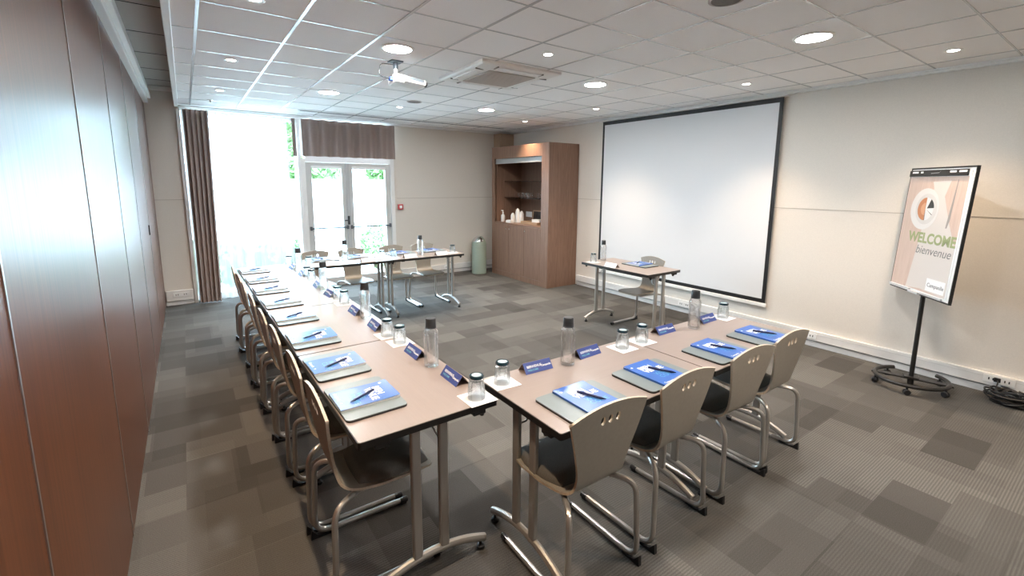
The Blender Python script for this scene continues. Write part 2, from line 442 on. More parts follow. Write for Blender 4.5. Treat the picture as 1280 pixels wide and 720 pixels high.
b = bmesh.new(); bx(b, (DX0+.045, YB+.08, DZ+.087), (DX1-.045, YB+.086, OZ-.05)); obj('transom_pane', b, m_pane, dr, 0)
lw0, lw1, mid = DX0+.052, DX1-.067, 2.135
m_frame = plain('grey_white_frame', (.60, .60, .58), .4)
for (x0, x1, hx) in ((lw0, mid-.001, mid-.05), (mid+.001, lw1, mid+.05)):
    bm = bmesh.new(); frame_rect(bm, x0, x1, .006, DZ-.053, .085, YB+.01, YB+.065, .14); lf = obj('door_leaf', bm, m_frame, dr)
    bm = bmesh.new(); bx(bm, (x0+.085, YB+.035, .146), (x1-.085, YB+.041, DZ-.138)); obj('pane', bm, m_pane, lf, 0)
    bm = bmesh.new(); bx(bm, (x0+.075, YB-.012, DZ-.145), (x1-.075, YB+.01, DZ-.105), .008); obj('blind_cassette', bm, m_white, lf)
    bm = bmesh.new(); tube(bm, [(x0+.02, YB-.03, .95), (x1-.02, YB-.03, .95)], .012); bx(bm, (x0+.015, YB-.035, .92), (x0+.045, YB+.011, .98), .003); bx(bm, (x1-.045, YB-.035, .92), (x1-.015, YB+.011, .98), .003)
    obj('push_bar', bm, plain('bar_grey', (.10, .11, .12), .4), lf)
bm = bmesh.new(); bx(bm, (mid-.028, YB-.012, .02), (mid+.028, YB+.009, DZ-.06), .004); obj('astragal', bm, plain('mid_grey', (.50, .51, .51), .4), dr)
bm = bmesh.new(); tube(bm, fillet([(mid-.01, YB-.012, 1.06), (mid-.01, YB-.05, 1.06), (mid-.09, YB-.05, 1.06)], .015), .009); bx(bm, (mid-.028, YB-.02, .99), (mid+.008, YB-.011, 1.13), .003); obj('door_handle', bm, m_cap, dr)

def curtain(name, x0, x1, y, z0, z1, folds, amp, mat, label, x0b=None, x1b=None, seed=0, th=.004, cat='curtain'):
    rr = random.Random(seed); n = folds*12; bm = bmesh.new(); nz = 10
    ph = [rr.uniform(-.5, .5) for _ in range(folds+2)]; am = [rr.uniform(.6, 1.15) for _ in range(folds+2)]
    x0b = x0 if x0b is None else x0b; x1b = x1 if x1b is None else x1b
    grid = []
    for j in range(nz+1):
        t = j/nz; row = []
        xa, xb = x0+(x0b-x0)*t, x1+(x1b-x1)*t
        for i in range(n+1):
            u = i/n; f = u*folds; k = int(f)
            a = amp*am[min(k, folds)]*(.85+.3*t)
            row.append((xa+(xb-xa)*u+.006*sin(f*pi*2+ph[min(k, folds)]), y+a*sin(f*2*pi+.4*ph[min(k, folds)]), z1+(z0-z1)*t))
        grid.append(row)
    for off in (0, th):
        vs = [[bm.verts.new((p[0], p[1]+off, p[2])) for p in row] for row in grid]
        for j in range(nz):
            for i in range(n): bm.faces.new([vs[j][i], vs[j][i+1], vs[j+1][i+1], vs[j+1][i]])
        if off == 0: v0 = vs
    if th:
        for j in range(nz):
            for i in (0, n): bm.faces.new([v0[j][i], v0[j+1][i], vs[j+1][i], vs[j][i]])
        for i in range(n):
            for j in (0, nz): bm.faces.new([v0[j][i], v0[j][i+1], vs[j][i+1], vs[j][i]])
    o = obj(name, bm, mat, None, 60); tag(o, label, cat); return o
curtain('long_curtain', .055, .335, YB-.12, .012, H-.045, 5, .028, m_curtain, 'long taupe curtain bunched beside the window, floor to ceiling', .05, .30, 3)
def sheer():
    bm = bmesh.new(); n = 150; nz = 8; rr = random.Random(5); vs = []
    ph = [rr.uniform(0, 6) for _ in range(4)]
    for j in range(nz+1):
        t = j/nz; row = []
        for i in range(n+1):
            u = i/n; x = .31+(1.285-.31)*u
            y = YB-.055+.016*sin(u*62+ph[0])+.009*sin(u*37+ph[1]+t*.8)
            row.append(bm.verts.new((x, y, H-.05+(.02-(H-.05))*t)))
        vs.append(row)
    for j in range(nz):
        for i in range(n): bm.faces.new([vs[j][i], vs[j][i+1], vs[j+1][i+1], vs[j+1][i]])
    o = obj('sheer_curtain', bm, m_sheer, None, 60); tag(o, 'white translucent sheer curtain hanging in front of the tall window', 'curtain')
sheer()
curtain('short_curtain', 1.352, 1.405, YB-.06, 2.045, H-.045, 1, .018, m_curtain, 'narrow strip of short taupe curtain between sheer and white post', seed=4)
curtain('valance_curtain', 1.475, 2.905, YB-.095, 2.050, H-.045, 8, .055, m_curtain, 'short taupe valance curtain hanging above the glass double door', seed=9)

# outside
b = bmesh.new(); bx(b, (-8, YB+.172, -.16), (14, 26, -.05)); struct('ground_outside', b, m_pave)
b = bmesh.new(); bx(b, (-6, 15.0, -.05), (13, 15.2, 1.68), .01); bx(b, (-6, 14.96, 1.68), (13, 15.24, 1.75), .01); struct('wall_garden', b, m_render)
def leafball(bm, c, r, n, size, rr):
    for _ in range(n):
        d = V((rr.gauss(0, 1), rr.gauss(0, 1), rr.gauss(0, 1))).normalized()
        p = V(c)+V((d.x*r[0], d.y*r[1], d.z*r[2]))*rr.uniform(.55, 1.0)
        a = V((rr.gauss(0, 1), rr.gauss(0, 1), rr.gauss(0, 1))).normalized(); e = a.orthogonal().normalized()
        s = size*rr.uniform(.6, 1.2)
        q = [p-a*s, p+e*s*.45, p+a*s, p-e*s*.45]
        bm.faces.new([bm.verts.new(x) for x in q])
def bush(loc, r, n, label, seed, size=.05):
    rr = random.Random(seed); t = thing('bush', loc, 0, label, 'bush', 'plants outside the windows')
    bm = bmesh.new(); leafball(bm, (0, 0, r[2]*.95), r, n, size, rr); obj('foliage', bm, m_leaf, t, 0)
    bm = bmesh.new()
    for k in range(5):
        a = k*1.26; tube(bm, [(0.02*cos(a), .02*sin(a), 0), (r[0]*.5*cos(a), r[1]*.5*sin(a), r[2]*1.1)], [.012, .005], 6)
    obj('stem', bm, m_bark, t)
bush((3.05, 9.1, -.05), (.33, .35, .50), 1100, 'leafy green bush outside, seen through the door leaf nearest the cabinet', 1)
bush((1.62, 8.75, -.05), (.20, .30, .40), 1200, 'dark green bush outside in the gap beside the sheer curtain', 2)
bush((1.10, 8.75, -.05), (.27, .30, .42), 1700, 'low bush outside behind the sheer, on the door side', 3)
bush((.52, 8.75, -.05), (.27, .30, .42), 1700, 'low bush outside behind the middle of the sheer curtain', 4)
bush((-.04, 8.75, -.05), (.27, .30, .42), 1700, 'low bush outside behind the sheer, close to the long taupe curtain', 5)
def tree(loc, h, r, n, label, seed):
    rr = random.Random(seed); t = thing('tree', loc, 0, label, 'tree', 'trees beyond the garden wall')
    bm = bmesh.new(); tube(bm, [(0, 0, 0), (.06, .03, h*.4), (-.03, 0, h*.8)], [.14, .11, .05], 8)
    for k in range(4):
        a = k*1.57+.4; tube(bm, [(0, 0, h*.45), (r*.5*cos(a), r*.5*sin(a), h*.75)], [.05, .02], 6)
    obj('trunk', bm, m_bark, t)
    bm = bmesh.new()
    for k in range(7):
        leafball(bm, (rr.uniform(-.5, .5)*r, rr.uniform(-.4, .4)*r, h*rr.uniform(.45, .85)), (r*.55, r*.5, h*.22), n//7, .16, rr)
    obj('crown', bm, m_leaf, t, 0)
tree((3.5, 17.2, -.05), 4.6, 1.25, 2600, 'leafy tree beyond the garden wall, seen between sheer curtain and door', 11)
tree((5.15, 19.6, -.05), 4.7, 1.35, 2600, 'leafy tree beyond the garden wall, seen at the top of both door leaves', 12)
tree((6.9, 17.4, -.05), 4.5, 1.25, 2600, 'leafy tree beyond the garden wall, on the cabinet side of the door', 13)
# ------------------------------------------------------------------ tables
def table_proto(L, W, TH=.74):
    """long side along x from 0 to L, seat side at y=0"""
    t = thing('conference_table', cat='table')
    bm = bmesh.new(); poly = rrect(L, W, .012, 3, L/2, W/2)
    prism(bm, poly, TH-.028, TH-.002, None, 0); prism(bm, rrect(L-.006, W-.006, .010, 3, L/2, W/2), TH-.002, TH, None, 1)
    obj('tabletop', bm, [m_edge, m_lam], t)
    for x in (.17, L-.17):
        bm = bmesh.new(); bx(bm, (x-.018, .10, TH-.052), (x+.018, W-.10, TH-.0285), .003); obj('bracket', bm, m_black, t)
    bm = bmesh.new(); bx(bm, (.19, W/2-.015, TH-.062), (L-.19, W/2+.015, TH-.030), .003); obj('rail', bm, m_black, t)
    for e in (0, 1):
        x = .058 if e == 0 else L-.058
        for s in (-1, 1):
            bm = bmesh.new(); bx(bm, (x-.013, W/2+s*.062-.021, .098), (x+.013, W/2+s*.062+.021, TH-.0285), .008, seg=3); obj('leg', bm, m_leg, t)
        bm = bmesh.new(); pts = []
        for k in range(17):
            u = -1+2*k/16; pts.append((x, W/2+u*(W/2-.035), .108-.062*abs(u)**2.0))
        tube(bm, pts, .018, 10, flat=(1.0, .95)); ft = obj('foot', bm, m_leg, t)
        for u in (-1, 1):
            bm = bmesh.new(); y = W/2+u*(W/2-.055)
            lathe(bm, [(0, 0), (.016, 0), (.019, .004), (.019, .016), (.008, .021), (.007, .045), (0, .045)], 14, (x, y, .0)); obj('glide', bm, m_black, ft)
        bm = bmesh.new(); sx = 1 if e == 0 else -1
        tube(bm, fillet([(x+sx*.012, W/2+.062, .60), (x+sx*.05, W/2+.062, .60), (x+sx*.10, W/2+.03, TH-.045)], .02), .0045, 6); obj('folding_stay', bm, m_tube, t)
        for y in (.09, W-.09):
            bm = bmesh.new(); xx = .02 if e == 0 else L-.02
            bx(bm, (xx-.018, y-.03, TH-.048), (xx+.018, y+.03, TH-.0285), .004); lathe(bm, [(0, 0), (.010, 0), (.012, .008), (.008, .014), (0, .014)], 10, (xx, y+.02, TH-.061)); obj('link_clamp', bm, m_black, t)
    return t
tA = table_proto(1.024, .605); tB = table_proto(1.024, .59); tC = table_proto(.985, .59); tD = table_proto(.985, .56)
TG = 'conference tables set in a horseshoe'
LR0 = V((.430, 1.548)); LANG = pi/2+.0105
for k, s in enumerate(['nearest the flipchart end of the row', 'second from the row corner by the flipchart', 'second from the sheer curtain', 'end table right in front of the sheer curtain']):
    # long row beside the timber wall: x axis runs along +Y, seat side faces the timber wall
    p = LR0+V((cos(LANG), sin(LANG)))*(1.0275*k+1.024)
    o = place(tA, (p.x, p.y, 0), LANG+pi, ['walnut table at the near end of the long row by the timber wall',
        'walnut table second from the near end in the long timber-wall row', 'walnut table third from the near end in the long timber-wall row',
        'walnut table at the sheer-curtain end of the long timber-wall row'][k], TG)
for k in range(2):
    place(tB, (1.070+1.0255*k, 1.181, 0), 0, ['walnut table of the short row touching the long row at the corner', 'walnut table of the short row on the flipchart side'][k], TG)
for k in range(2):
    place(tC, (1.981+.988*k, 5.862, 0), pi, ['walnut table by the glass door, end touching the long row', 'walnut table of the door row with its free end by the bin'][k], TG)
place(tD, (4.385, 2.955, 0), pi/2, 'single walnut table standing alone before the projection screen', TG)

# ------------------------------------------------------------------ chairs
def catmull(P, n):
    out = []
    P = [P[0]*2-P[1]]+P+[P[-1]*2-P[-2]]
    for i in range(1, len(P)-2):
        for k in range(n):
            t = k/n; a, b_, c, d = P[i-1:i+3]
            out.append(.5*((2*b_)+(c-a)*t+(2*a-5*b_+4*c-d)*t*t+(3*b_-a-3*c+d)*t**3))
    out.append(P[-2]); return out
PROF = catmull([V(p) for p in [(.445, .424), (.415, .436), (.33, .437), (.22, .431), (.13, .427), (.082, .436), (.054, .462), (.040, .505), (.026, .58), (.012, .67), (.002, .76), (-.002, .822)]], 6)
SL = [0]
for i in range(1, len(PROF)): SL.append(SL[-1]+(PROF[i]-PROF[i-1]).length)
STOT = SL[-1]
def at_s(s):
    s = max(0, min(STOT, s)); i = 0
    while i < len(SL)-2 and SL[i+1] < s: i += 1
    t = (s-SL[i])/(SL[i+1]-SL[i]); p = PROF[i].lerp(PROF[i+1], t)
    d = (PROF[min(i+2, len(PROF)-1)]-PROF[max(i-1, 0)]).normalized()
    return p, V((d.y, -d.x))            # normal on the sitter's side (d runs backwards, then up)
S_BEND = SL[36]                          # foot of the backrest
HW = [(0, .158), (.03, .178), (.12, .190), (.24, .182), (S_BEND-.08, .160), (S_BEND-.02, .143), (S_BEND+.03, .136), (S_BEND+.07, .139), (S_BEND+.12, .150), (STOT, .225)]
def hw(s):
    for (a, x), (b_, y) in zip(HW, HW[1:]):
        if s <= b_:
            t = (s-a)/(b_-a) if b_ > a else 0; return x+(y-x)*t
    return HW[-1][1]
def chair_proto(name='conference_chair', pad=True, ws=1.0):
    t = thing(name, cat='chair')
    n = 44; outl = []
    smax = lambda u: STOT-.034*(abs(u)/.21)**2.0
    side = [(hw(STOT*.957*k/n), STOT*.957*k/n) for k in range(1, n+1)]
    wt = side[-1][0]
    outl += [(-.158+.316*k/12, 0.0) for k in range(13)][1:-1]
    outl += [(.150, .004)]+side
    for k in range(0, 17):
        u = (wt+.0015)*(1-k/8); outl.append((u, smax(u)))
    outl += [(-x, s) for x, s in reversed(side)]+[(-.150, .004)]
    holes = [[(cx+.0135*cos(a*pi/8), STOT-.066+.0185*sin(a*pi/8)) for a in range(16)] for cx in (-.042, 0, .042)]
    pts = list(outl); edges = [(i, (i+1) % len(outl)) for i in range(len(outl))]
    for h in holes:
        o0 = len(pts); pts += h; edges += [(o0+i, o0+(i+1) % 16) for i in range(16)]
    def inside(p, poly):
        c = False; j = len(poly)-1
        for i in range(len(poly)):
            (xi, yi), (xj, yj) = poly[i], poly[j]
            if (yi > p[1]) != (yj > p[1]) and p[0] < (xj-xi)*(p[1]-yi)/(yj-yi)+xi: c = not c
            j = i
        return c
    for k in range(2, n*2):
        s = STOT*k/(n*2)
        for u in (-.10, -.05, 0, .05, .10):
            if s < smax(u)-.006 and all((u-h[0][0]+.0135)**2+(s-STOT+.066)**2 > .0006 for h in holes): pts.append((u, s))
    vs, es, fs, *_ = delaunay_2d_cdt([V(p) for p in pts], edges, [], 0, 1e-6)
    bm = bmesh.new(); TK = .0055
    def P3(p, off):
        q, nn = at_s(p.y); return (p.x*ws, q.x+nn.x*off, q.y+nn.y*off)
    A = [bm.verts.new(P3(p, TK)) for p in vs]; B = [bm.verts.new(P3(p, -TK)) for p in vs]
    from collections import Counter
    cnt = Counter()
    keep = []
    for f in fs:
        c = sum((vs[i] for i in f), V((0, 0)))/len(f)
        if inside(c, outl) and not any(inside(c, h) for h in holes): keep.append(f)
    for f in keep:
        bm.faces.new([A[i] for i in f]).material_index = 0; bm.faces.new([B[i] for i in reversed(f)]).material_index = 0
        for i in range(len(f)): cnt[tuple(sorted((f[i], f[(i+1) % len(f)])))] += 1
    for (i, j), c in cnt.items():
        if c == 1: bm.faces.new([A[i], A[j], B[j], B[i]]).material_index = 1
    loose = [v for v in bm.verts if not v.link_faces]
    bmesh.ops.delete(bm, geom=loose, context='VERTS')
    obj('seat_shell', bm, [m_shell, m_ply], t)
    if pad:
        # seat pad
        bm = bmesh.new(); N = 16; top = []; bot = []
        s0, s1 = .016, S_BEND-.075
        def lift(r): return .034*(1-r**5)**.6 if r < 1 else 0
        for j in range(N+1):
            ra = []; rb = []
            for i in range(N+1):
                a, c = -1+2*i/N, -1+2*j/N
                r = max(abs(a), abs(c))
                a2, c2 = a*math.sqrt(1-.22*c*c), c*math.sqrt(1-.10*a*a)
                s = (s0+s1)/2+(s1-s0)/2*c2; u = a2*(hw(s)-.012)/math.sqrt(1-.22*0)
                q, nn = at_s(s); h = TK+.004+lift(r)
                ra.append(bm.verts.new((u, q.x+nn.x*h, q.y+nn.y*h))); rb.append(bm.verts.new((u, q.x+nn.x*(TK+.0004), q.y+nn.y*(TK+.0004))))
            top.append(ra); bot.append(rb)
        for j in range(N):
            for i in range(N):
                bm.faces.new([top[j][i], top[j][i+1], top[j+1][i+1], top[j+1][i]]); bm.faces.new([bot[j][i], bot[j+1][i], bot[j+1][i+1], bot[j][i+1]])
        for k in range(N):
            bm.faces.new([top[0][k], bot[0][k], bot[0][k+1], top[0][k+1]]); bm.faces.new([top[N][k], top[N][k+1], bot[N][k+1], bot[N][k]])
            bm.faces.new([top[k][0], top[k+1][0], bot[k+1][0], bot[k][0]]); bm.faces.new([top[k][N], bot[k][N], bot[k+1][N], top[k+1][N]])
        o = obj('seat_pad', bm, m_pad, t, 50); o['label'] = 'dark charcoal upholstered seat pad'
    R = .0125
    for s in (-1, 1):
        bm = bmesh.new()
        path = fillet([(s*.115, .34, .408), (s*.125, .12, .404), (s*.192, .012, .398), (s*.208, 0, .022), (s*.205, .43, .0225)], [.05, .085, .075, .05], 7)
        tube(bm, path, R, 10); lg = obj('leg', bm, m_tube, t)
        bm = bmesh.new()                                            # wedge glide at the heel
        X = M(((0, 0, 1, s*.2075-.009), (1, 0, 0, 0), (0, 1, 0, 0), (0, 0, 0, 1)))
        prism(bm, [(-.020, 0), (.075, 0), (.080, .010), (.035, .0095), (.010, .016), (-.0135, .045), (-.017, .045)], 0, .018, X); obj('glide', bm, m_black, lg)
        bm = bmesh.new(); tube(bm, [(s*.205, .415, .0205), (s*.205, .452, .0205), (s*.205, .456, .0205)], [.0146, .0146, .011], 10); bx(bm, (s*.205-.008, .418, 0.0), (s*.205+.008, .448, .012), .002); obj('end_cap', bm, m_black, lg)
    bm = bmesh.new(); tube(bm, [(-.118, .30, .404), (.118, .30, .404)], .010, 8); tube(bm, [(-.123, .13, .402), (.123, .13, .402)], .010, 8)
    for x in (-.09, .09):
        for y in (.13, .30): lathe(bm, [(0, 0), (.012, 0), (.012, .012), (0, .012)], 10, (x, y, .410))
    obj('seat_support', bm, m_tube, t)
    return t
chair = chair_proto(); bare_chair = chair_proto('plywood_chair', False, .80)
CG = 'taupe plywood chairs around the tables'
LCH = [1.90, 2.36, 2.895, 3.352, 3.87, 4.37, 4.83, 5.29]
LSEAT = [1.885, 2.325, 2.835, 3.36, 3.84, 4.36, 4.86, 5.40]
RCH = [1.294, 1.820, 2.39, 2.85]; RSEAT = [1.327, 1.802, 2.37, 2.83]
BCH = [1.258, 1.704, 2.245, 2.705]; BSEAT = [1.27, 1.71, 2.25, 2.70]
lx = lambda y: .430-.0105*(y-1.548)          # seat-side edge of the long row
def side_words(row, k):
    """words that place seat k of a row"""
    if row == 'L': n = 8-k; return ('nearest the sheer curtain' if n == 1 else 'nearest the row corner' if n == 8 else f'{ORD[n]} from the sheer curtain')+' on the timber-wall row'
    if row == 'R': n = 4-k; return ['nearest the flipchart', 'second from the flipchart', 'third from the flipchart', 'farthest from the flipchart'][n-1]+' on the short row'
    if row == 'B': n = 4-k; return ['nearest the green bin', 'second from the green bin', 'third from the green bin', 'farthest from the green bin'][n-1]+' on the door row'
    return 'on the lone table by the screen'
for k, y in enumerate(LCH): place(chair, (lx(y)-.060+random.uniform(-.006, .004), y, 0), -pi/2+random.uniform(-.03, .03), 'padded taupe plywood chair '+side_words('L', k), CG)
for k, x in enumerate(RCH): place(chair, (x, 1.142+[0, .004, -.002, .006][k], 0), [-.01, .02, -.02, .01][k], 'padded taupe plywood chair '+side_words('R', k), CG)
for k, x in enumerate(BCH): place(bare_chair, (x, 6.04, 0), pi+random.uniform(-.03, .03), 'unpadded taupe plywood chair '+side_words('B', k), 'unpadded plywood chairs')
place(bare_chair, (4.475, 3.40, 0), pi/2, 'unpadded taupe plywood chair at the lone table, back to the screen', 'unpadded plywood chairs')

# ------------------------------------------------------------------ table ware
TZ = .7404
b = bmesh.new(); poly = rrect(.35, .255, .022, 4)
prism(b, poly, 0, .0065, None, 0); prism(b, rrect(.3485, .2535, .0215, 4), .0065, .0100, None, 1)
folder = tag(obj('folder', b, [m_black, m_folder]), None, 'folder')
PW, PH = .185, .250
notepad = thing('notepad', cat='notepad')
b = bmesh.new(); bx(b, (-PW/2+.001, -PH/2+.001, 0), (PW/2-.001, PH/2-.001, .0080)); obj('pages', b, m_paper, notepad, 0)
b = bmesh.new()
nn_ = 10; tp = []; 
for j in range(nn_+1):
    u = j/nn_; zz = .0083+.004*max(0, (u-.75)/.25)**2
    tp.append([(x, -PH/2+PH*u, zz) for x in (-PW/2, PW/2)])
for off in (0, .0009):
    vs = [[bm_v for bm_v in (b.verts.new((p[0], p[1], p[2]+off)) for p in row)] for row in tp]
    for j in range(nn_): b.faces.new([vs[j][0], vs[j][1], vs[j+1][1], vs[j+1][0]])
    if off == 0: v0 = vs
for j in range(nn_):
    for i in (0, 1): b.faces.new([v0[j][i], v0[j+1][i], vs[j+1][i], vs[j][i]])
for j in (0, nn_): b.faces.new([v0[j][0], v0[j][1], vs[j][1], vs[j][0]])
bx(b, (-PW/2-.0008, -PH/2, -.0002), (-PW/2+.0008, PH/2, .0091))
cov = obj('cover', b, m_blue, notepad); cov['label'] = 'blue printed cover'
zc = .0093
lettering('lettering', 'BIEN\nVENUE', .043, T(-.050, .048, zc+.0004), m_print, cov, bold=.0016, ext=.0001, sx=.95)
lettering('lettering', 'WEL\nCOME', .037, T(-.030, -.030, zc), m_teal, cov, bold=-.0004, ext=.0001)
lettering('lettering', 'Campanile', .018, T(-.075, -.112, zc), m_print, cov, bold=.0002, ext=.0001)
b = bmesh.new(); prism(b, circ(.0065, 14, -.070, .092), zc+.0010, zc+.0014); prism(b, circ(.005, 12, .030, -.106), zc, zc+.0004); obj('emblem', b, m_print, cov)
pen = thing('pen', cat='pen')
b = bmesh.new(); X = Rx(-pi/2)
lathe(b, [(0, -.070), (.0012, -.069), (.0042, -.052), (.0050, -.048), (.0050, .050), (.0042, .052), (.0040, .064), (0, .065)], 12, X=X); obj('barrel', b, m_navy, pen)
b = bmesh.new(); bx(b, (-.0018, .022, .0046), (.0018, .060, .0062), .0004); bx(b, (-.0018, .056, .003), (.0018, .060, .0062)); obj('clip', b, m_navy, pen)
tent = thing('tent_card', cat='place card')
b = bmesh.new(); LN, DP, HT = .165, .036, .046
def leaf(bm, sgn, mo, mi):
    a = [(-LN/2, sgn*DP, 0), (LN/2, sgn*DP, 0), (LN/2, 0, HT), (-LN/2, 0, HT)]
    n = V((0, sgn*HT, DP)).normalized()*.0010
    o_ = [bm.verts.new(V(p)) for p in a]; i_ = [bm.verts.new(V(p)-n+V((0, 0, .0003 if p[2] == 0 else 0))) for p in a]
    bm.faces.new(o_).material_index = mo; bm.faces.new(list(reversed(i_))).material_index = mi
    for k in range(4): bm.faces.new([o_[k], i_[k], i_[(k+1) % 4], o_[(k+1) % 4]]).material_index = mi
leaf(b, -1, 0, 2); leaf(b, 1, 1, 2)
cd = obj('card', b, [m_tent, m_paper, plain('card_back', (.32, .23, .19), .7)], tent, 0)
al = math.atan2(HT, DP); Xt = T(0, -DP, 0) @ Rx(al)
lettering('lettering', 'BIENVENUE', .017, Xt @ T(-.066, .028, .0004), m_print, cd, bold=.0004, ext=.0001)
lettering('lettering', 'WELCOME', .013, Xt @ T(-.066, .012, .0004), m_teal, cd, bold=.0002, ext=.0001)
lettering('lettering', 'Campanile', .014, Xt @ T(.018, .024, .0004), m_print, cd, bold=.0005, ext=.0001)
b = bmesh.new(); bx(b, (-.066, -.066, 0), (.066, .066, .0012)); napkin = tag(obj('napkin', b, m_paper, None, 0), None, 'napkin')
glass = thing('tumbler', cat='glass')
b = bmesh.new(); fl = lambda k, z: (1+.05*cos(pi*k)) if .010 < z < .085 else 1
lathe(b, [(0, .080), (.028, .079), (.0305, .070), (.0325, .048), (.0350, .018), (.0362, 0), (.0380, 0), (.0380, .004), (.0374, .020), (.0354, .050), (.0325, .080), (.0308, .092), (0, .092)], 24, flute=fl); obj('bowl', b, m_tumbler, glass, 50)
b = bmesh.new(); lathe(b, [(.0302, .0925), (.0322, .0945), (.0326, .0995), (.0308, .1045), (.0270, .1065), (.0215, .1055), (0, .1045)], 24, mats=[0, 0, 0, 0, 0, 1]); lathe(b, [(.0302, .0925), (0, .0925)], 24); obj('base', b, [m_tbase, plain('tumbler_top', (.42, .52, .55), .06, spec=.9)], glass)
bottle = thing('water_bottle', cat='bottle')
b = bmesh.new()
lathe(b, [(.0, .001), (.034, .001), (.0375, .006), (.0375, .060), (.0362, .085), (.0362, .125), (.0378, .150), (.0378, .178), (.034, .191), (.0265, .199), (.0255, .212),
          (.0240, .212), (.0248, .198), (.0322, .189), (.0358, .177), (.0358, .150), (.0343, .125), (.0343, .085), (.0355, .060), (.0355, .022), (.031, .014), (.018, .011), (0, .015)], 28)
obj('body', b, m_glass, bottle, 50)
b = bmesh.new(); lathe(b, [(.026, .201), (.0290, .202), (.0290, .206), (.0278, .207), (.0262, .248), (.0240, .2515), (0, .252)], 24); obj('cap', b, m_cap, bottle)

def seat_items(row, k, origin, ang, foldrot=0, padoff=(.015, 0)):
    """origin: table edge in front of the sitter, y axis pointing across the table"""
    w = side_words(row, k); Xs = T(origin[0], origin[1], 0) @ Rz(ang)
    j = lambda a: random.uniform(-a, a)
    p = Xs @ V((0, .138, TZ)); fr = ang+foldrot+j(.015); place(folder, p, fr, 'grey folder '+w, 'grey folders on the tables')
    p = Xs @ V((padoff[0]+j(.006), .138+padoff[1]+j(.006), TZ+.0102)); place(notepad, p, fr+j(.04), 'blue notepad '+w, 'blue notepads on the folders')
    p = Xs @ V((padoff[0]+.018+j(.006), .133+j(.01), TZ+.0102+.0155)); place(pen, p, fr+.47+j(.06), 'navy pen '+w, 'navy pens on the notepads')
for k, y in enumerate(LSEAT): seat_items('L', k, (lx(y)-.004, y), -pi/2+.0105, padoff=(.006, -.004))
for k, x in enumerate(RSEAT): seat_items('R', k, (x, 1.187), 0)
for k, x in enumerate(BSEAT): seat_items('B', k, (x, 5.857), pi)
seat_items('P', 0, (4.380, 3.40), pi/2)
def ware(row, k, tx, gl, tang):
    w = side_words(row, k)
    place(tent, (tx[0], tx[1], TZ), tang+random.uniform(-.06, .06), 'blue folded name card '+w, 'folded name cards on the tables')
    place(napkin, (gl[0], gl[1], TZ), tang+random.uniform(-.05, .05), 'white paper napkin '+w, 'white napkins under the glasses')
    place(glass, (gl[0]+random.uniform(-.004, .004), gl[1]+random.uniform(-.004, .004), TZ+.0014), random.uniform(0, 1), 'upturned blue-grey tumbler '+w, 'upturned tumblers on napkins')
Ltent = [(.976, 1.841), (.955, 2.245), (.935, 2.825), (.929, 3.238), (.912, 3.87), (.905, 4.27), (.895, 4.88), (.888, 5.33)]
Lgl = [(.966, 1.612), (.955, 2.470), (.940, 2.635), (.932, 3.545), (.926, 3.715), (.915, 4.58), (.908, 4.76), (.892, 5.585)]
for k in range(8): ware('L', k, Ltent[k], Lgl[k], -pi/2+.01)
Rt = [(1.372, 1.715), (1.727, 1.716), (2.407, 1.72), (2.852, 1.705)]; Rg = [(1.142, 1.678), (1.968, 1.672), (2.148, 1.682), (3.025, 1.682)]
for k in range(4): ware('R', k, Rt[k], Rg[k], 0)
Bt = [(1.24, 5.345), (1.70, 5.345), (2.23, 5.345), (2.665, 5.345)]; Bg = [(1.06, 5.41), (1.90, 5.42), (2.05, 5.42), (2.87, 5.42)]
for k in range(4): ware('B', k, Bt[k], Bg[k], pi)
ware('P', 0, (3.875, 3.50), (3.925, 3.835), pi/2)
BG = 'water bottles on the tables'
for (x, y, s) in [(.958, 2.055, 'nearest the row corner on the timber-wall row'), (.945, 3.07, 'second from the row corner on the timber-wall row'), (.912, 4.09, 'second from the sheer curtain on the timber-wall row'), (.899, 5.09, 'nearest the sheer curtain on the timber-wall row'),
                  (1.550, 1.675, 'on the short-row table at the row corner'), (2.640, 1.658, 'on the short-row table nearest the flipchart'),
                  (1.48, 5.50, 'on the door-row table touching the long row'), (2.44, 5.50, 'on the door-row table nearest the bin'), (4.10, 3.845, 'on the lone table by the screen')]:
    place(bottle, (x, y, TZ), random.uniform(0, 3), 'clear water bottle with black cap '+s, BG)

# ------------------------------------------------------------------ cabinet
CX0, CX1, CY0, CY1, CH = 4.61, XR-.012, 5.515, 7.135, 2.30
cab = thing('cabinet', (0, 0, 0), 0, 'tall walnut cabinet with open shelves and three doors in the far corner', 'cabinet')
IY0, IY1, ZC, ZT = 5.70, 7.05, .975, 2.10
b = bmesh.new()
bx(b, (CX0+.02, CY0, .0), (CX1, CY0+.03, CH), .002); bx(b, (CX0+.02, CY1-.03, .0), (CX1, CY1, CH), .002)
bx(b, (CX0+.02, CY0+.03, CH-.03), (CX1, CY1-.03, CH), .002); bx(b, (CX1-.02, CY0+.03, .0), (CX1, CY1-.03, CH-.03))
bx(b, (CX0+.05, IY0-.02, .08), (CX1-.02, IY0, CH-.03)); bx(b, (CX0+.05, IY1, .08), (CX1-.02, IY1+.02, CH-.03))
obj('carcass', b, m_cab, cab)
b = bmesh.new()
bx(b, (CX0, CY0, 0), (CX0+.02, IY0, CH), .002); bx(b, (CX0, IY1, 0), (CX0+.02, CY1, CH), .002); bx(b, (CX0, IY0, ZT), (CX0+.02, IY1, CH), .002); bx(b, (CX0, IY0, 0), (CX0+.02, IY1, .085), .002)
obj('face_frame', b, m_cab, cab)
b = bmesh.new(); bx(b, (CX0+.004, IY0+.001, ZC-.03), (CX1-.021, IY1-.001, ZC), .003); obj('counter', b, m_cab, cab)
dw = (IY1-IY0)/3
